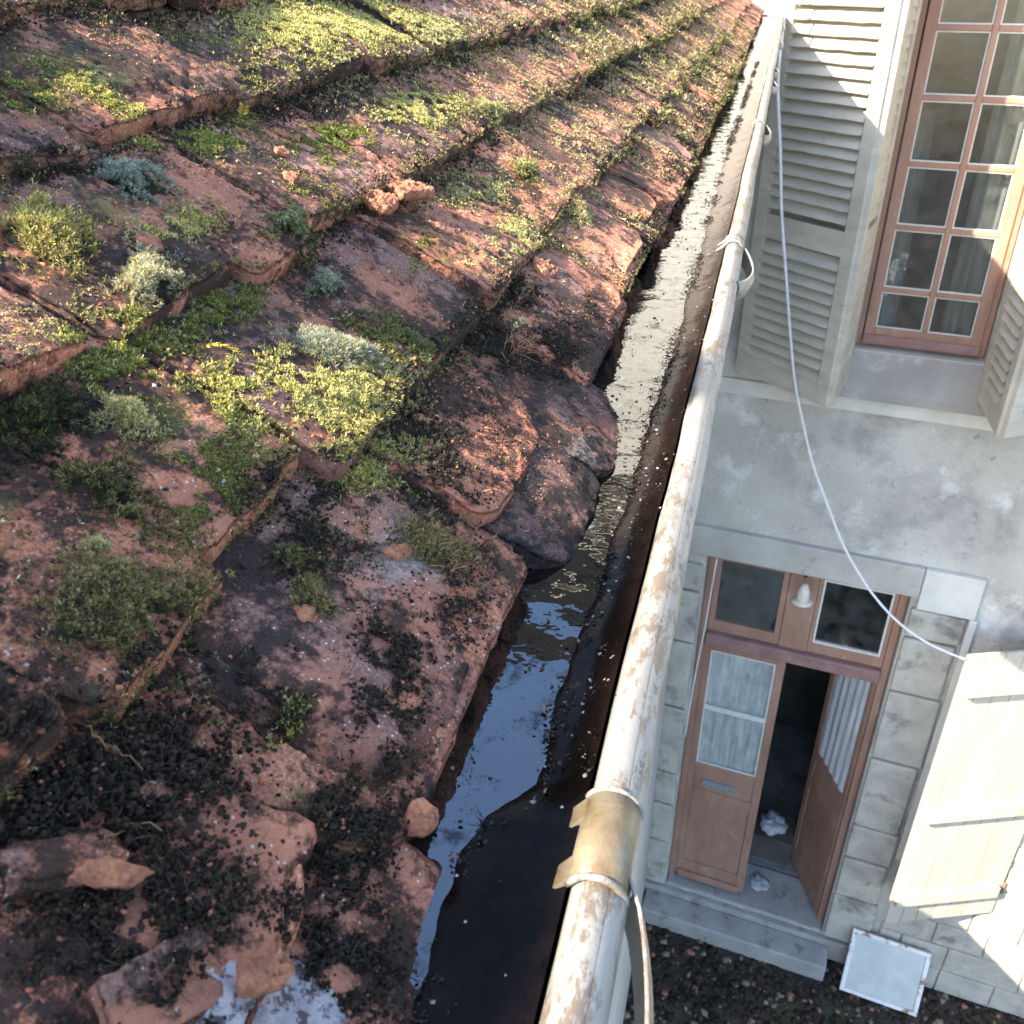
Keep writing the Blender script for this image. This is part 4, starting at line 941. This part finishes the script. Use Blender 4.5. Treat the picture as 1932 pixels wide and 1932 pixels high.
# door: frame, transom lights, leaves
dy = .12
df = MB(); df.box(-.055, .0, dy - .03, dy + .05, -7.5, -3.775); df.box(1.32, 1.375, dy - .03, dy + .05, -7.5, -3.775); df.box(0, 1.32, dy - .03, dy + .05, -3.83, -3.775)
dframe = df.build("door_frame", M_red, F0, bevel=.005)
MB().box(0, 1.32, dy - .07, dy + .05, -4.66, -4.55).build("transom_bar", M_red2, dframe, bevel=.01)
MB().box(.555, .765, dy - .025, dy + .04, -4.548, -3.832).build("mullion", M_red, dframe, bevel=.006)
for (a_, b__) in ((.002, .553), (.767, 1.318)):
    frame(MB(), a_, b__, -4.546, -3.834, .045 if a_ < .5 else .03, dy - .015, dy + .03, .10).build("transom_light", M_red, dframe, bevel=.004)
    q = .046 if a_ < .5 else .031
    MB().box(a_ + q, b__ - q, dy + .004, dy + .007, -4.445, -3.834 - q).build("pane", M_glass, dframe)
    if a_ > .5: frame(MB(), a_ + q, b__ - q, -4.445, -3.834 - q, .014, dy - .02, dy + .003).build("putty", M_putty, dframe)
# closed leaf
def door_leaf(T, mirror=False):
    m = MB(T); w_ = .64
    frame(m, 0, w_, -5.99, -4.67, .0, 0, .001) if False else None
    m.box(0, .055, -.02, .02, -7.46, -4.67); m.box(w_ - .07, w_, -.02, .02, -7.46, -4.67)
    m.box(.055, w_ - .07, -.02, .02, -4.74, -4.67); m.box(.055, w_ - .07, -.02, .02, -6.10, -5.99); m.box(.055, w_ - .07, -.02, .02, -6.42, -6.30)
    m.box(.055, w_ - .07, -.02, .02, -7.46, -7.25); m.box(.055, w_ - .07, -.008, .012, -7.25, -6.42); m.box(.055, w_ - .07, -.008, .012, -6.30, -6.10)
    lf = m.build("door_leaf", M_red, F0, bevel=.005)
    for (a_, b__) in ((-5.985, -5.36), (-5.335, -4.745)):
        MB(T).box(.06, w_ - .075, .0, .003, a_, b__).build("pane", M_glass, lf)
        frame(MB(T), .056, w_ - .071, a_, b__, .012, -.014, -.001).build("putty", M_putty, lf)
    MB(T).box(.056, w_ - .071, -.013, .01, -5.358, -5.337).build("glazing_bar", M_putty, lf)
    c_ = MB(T); cx_ = np.linspace(.05, w_ - .07, 40); c_.sheet([[(x, .014 + .006 * math.sin(x * 62 + z) + .002 * math.sin(x * 143), z) for x in cx_] for z in np.linspace(-5.99, -4.72, 14)]); c_.build("lace_curtain", M_curtain, lf, smooth=True)
    MB(T).box(.03, w_ - .04, -.05, -.021, -7.46, -7.38).build("kick_board", M_red, lf, bevel=.01)
    return lf
T1 = Matrix.Translation((.0, dy, 0)); l1 = door_leaf(T1)
MB(T1).box(.13, .42, -.03, -.0085, -6.235, -6.165).build("letter_plate", M_grey, l1, bevel=.004)
T2 = Matrix.Translation((1.32, dy + .02, 0)) @ Matrix.Rotation(R(180 - 62), 4, 'Z') @ Matrix.Scale(1, 4)
l2 = door_leaf(T2)
MB(T2).tube([(.60, -.07, -6.05), (.60, -.02, -6.05)], .012, 8).build("door_handle", M_grey, l2)
MB(T2).box(.585, .615, -.028, -.021, -6.2, -5.95).build("lock_plate", M_grey, l2, bevel=.003)
# things in the hall
MB().box(-.5, 1.8, .52, 2.58, -7.54, -7.50).build("hall_floor", M_roomfloor, F0)
def heap(x, y, z, rx, rz, mt, nm, label, cat):
    n = 26; k = 12; th = np.linspace(0, 6.283, n, endpoint=False); el = np.linspace(-1.2, 1.5, k); A, B_ = np.meshgrid(el, th, indexing='ij')
    rr = 1 + .9 * (fbm(np.cos(B_) * 2 + 3, np.sin(B_) * 2 + A * 2, 4, 5) - .5)
    V = np.stack([rr * np.cos(A) * np.cos(B_) * rx, rr * np.cos(A) * np.sin(B_) * rx, rr * np.sin(A) * rz], -1).reshape(-1, 3)
    ix = np.arange(n * k).reshape(k, n); nx = np.roll(ix, -1, 1)
    s_ = math.hypot(1, KF); wx = (x * 1 + y * KF) / s_; wy_ = 6 + (-x * KF + y) / s_
    return tag(npmesh(nm, V + np.array([wx, wy_, z]), [np.stack([ix[:-1], nx[:-1], nx[1:], ix[1:]], -1).reshape(-1, 4)], mt), label, cat)
heap(.80, .75, -7.14, .13, .06, M_paper, "paper_heap", "crumpled pale paper on a dark box inside the open doorway", "paper")
MB().box(.62, 1.0, .6, .95, -7.498, -7.2).build("dark_box", M_dark)
b_ = bpy.data.objects["dark_box"]; b_.location = (0, 6, 0); b_.rotation_euler = (0, 0, -math.atan(KF)); tag(b_, "dark box standing in the hall under the crumpled paper", "box")
heap(.78, .30, -7.485, .09, .018, M_paper, "paper_scrap", "pale scrap lying on the threshold of the open door", "paper")
# wall lamp on the door mullion
def world(x, off, z):
    s_ = math.hypot(1, KF); return Vector(((x - off * KF) / s_, 6 + (-x * KF - off) / s_, z))
lp = empty("wall_lamp", "small rusty enamel lamp fixed on the post between the two panes above the door", "lamp", loc=world(.662, .0, -3.86))
MB().tube([(0, .08, .05), (0, -.03, .05), (0, -.07, 0)], .014, 8).build("lamp_arm", M_iron, lp)
MB().tube([(0, -.07, .03), (0, -.07, -.03), (0, -.07, -.09), (0, -.07, -.11)], [.02, .042, .048, .04], 16).build("lamp_body", M_lamp, lp, smooth=True)
MB().tube([(0, -.07, -.10), (0, -.07, -.118), (0, -.07, -.124)], [.05, .078, .074], 18).build("lamp_rim", M_lamp, lp, smooth=True)
# leaning rusty framed pane
rp = empty("framed_pane", "pale glass panel in a rusty flaking white frame leaning on the wall by the doorstep", "glass panel", loc=world(1.92, .34, -7.76), rz=-math.atan(KF))
Tl = Matrix.Rotation(R(-28), 4, 'X') @ Matrix.Rotation(R(1.5), 4, 'Y')
frame(MB(Tl), -.32, .32, 0, .57, .035, -.015, .015).build("rusty_frame", M_rimrust, rp, bevel=.004)
MB(Tl).box(-.284, .284, -.004, .002, .036, .534).build("clouded_pane", M_frost, rp)
# hanging white tube
pts = [(.015, .30, .15), (.03, .36, -.2), (.048, .42, -.502), (.11, .42, -.85), (.165, .42, -1.178), (.245, .42, -1.55), (.323, .42, -1.907), (.39, .42, -2.18), (.477, .42, -2.438), (.58, .42, -2.71), (.706, .42, -2.96), (.84, .43, -3.21), (.986, .43, -3.425), (1.14, .44, -3.60), (1.313, .44, -3.748), (1.52, .45, -3.85), (1.74, .46, -3.90)]
def cr(P, n=6):
    out = []; P = [Vector(p) for p in P]
    for i in range(len(P) - 1):
        a, b_, c_, d_ = P[max(i - 1, 0)], P[i], P[i + 1], P[min(i + 2, len(P) - 1)]
        for k in range(n):
            t = k / n; out.append(.5 * ((2 * b_) + (c_ - a) * t + (2 * a - 5 * b_ + 4 * c_ - d_) * t * t + (3 * b_ - a - 3 * c_ + d_) * t ** 3))
    return out + [P[-1]]
tag(MB().tube(cr([world(x, o, z) for x, o, z in pts]), .0085, 8).build("hanging_tube", M_tube, smooth=True), "thin white tube hanging in a long curve from gutter end to plank shutter", "tube")
tag(MB().tube(cr([world(.02, .04, -3.78), world(-.0, .05, -4.4), world(-.03, .05, -5.0), world(-.045, .05, -5.6)]), .006, 6).build("hanging_wire", M_tube, smooth=True), "thin pale wire hanging down the left side of the red door frame", "wire")

# ------------------------------------------------------------------ courtyard ground
g = 140; gx = np.linspace(-1.2, 6.5, g); gy_ = np.linspace(-2, 7, g); A, B_ = np.meshgrid(gx, gy_, indexing='ij')
Z = -7.78 + .05 * (fbm(A * 2.2, B_ * 2.2, 4) - .5) - .012
V = np.stack([A, B_, Z], -1).reshape(-1, 3); ix = np.arange(g * g).reshape(g, g)
tag(npmesh("courtyard_ground", V, [np.stack([ix[:-1, :-1], ix[1:, :-1], ix[1:, 1:], ix[:-1, 1:]], -1).reshape(-1, 4)], M_soil, smooth=True), kind='structure')
m = MB()._add([(-40, -40, -7.9), (40, -40, -7.9), (40, 60, -7.9), (-40, 60, -7.9)], [(0, 1, 2, 3)]); tag(m.build("ground", M_soil), kind='structure')
n = 5200; x = rng.uniform(-.3, 3.2, n); y = rng.uniform(3.6, 6.0, n); z = -7.785 + .05 * (fbm(x * 2.2, y * 2.2, 4) - .5)
col = np.where(rng.random((n, 1)) < .16, [[.26, .22, .16]], [[.055, .042, .032]]) * rng.uniform(.4, 1.3, (n, 1)); mm = rng.random(n) < .08; col[mm] = (.40, .20, .13)
V, F, C = lumps(np.stack([x, y, z], -1), .008 + .05 * rng.random(n) ** 2.6, col, .3, np.array([0, 0, 1.]))
tag(npmesh("leaf_litter", V, [F], M_crumb, col=C), "dead leaves and rubble strewn over the dark soil by the doorstep", kind='stuff')
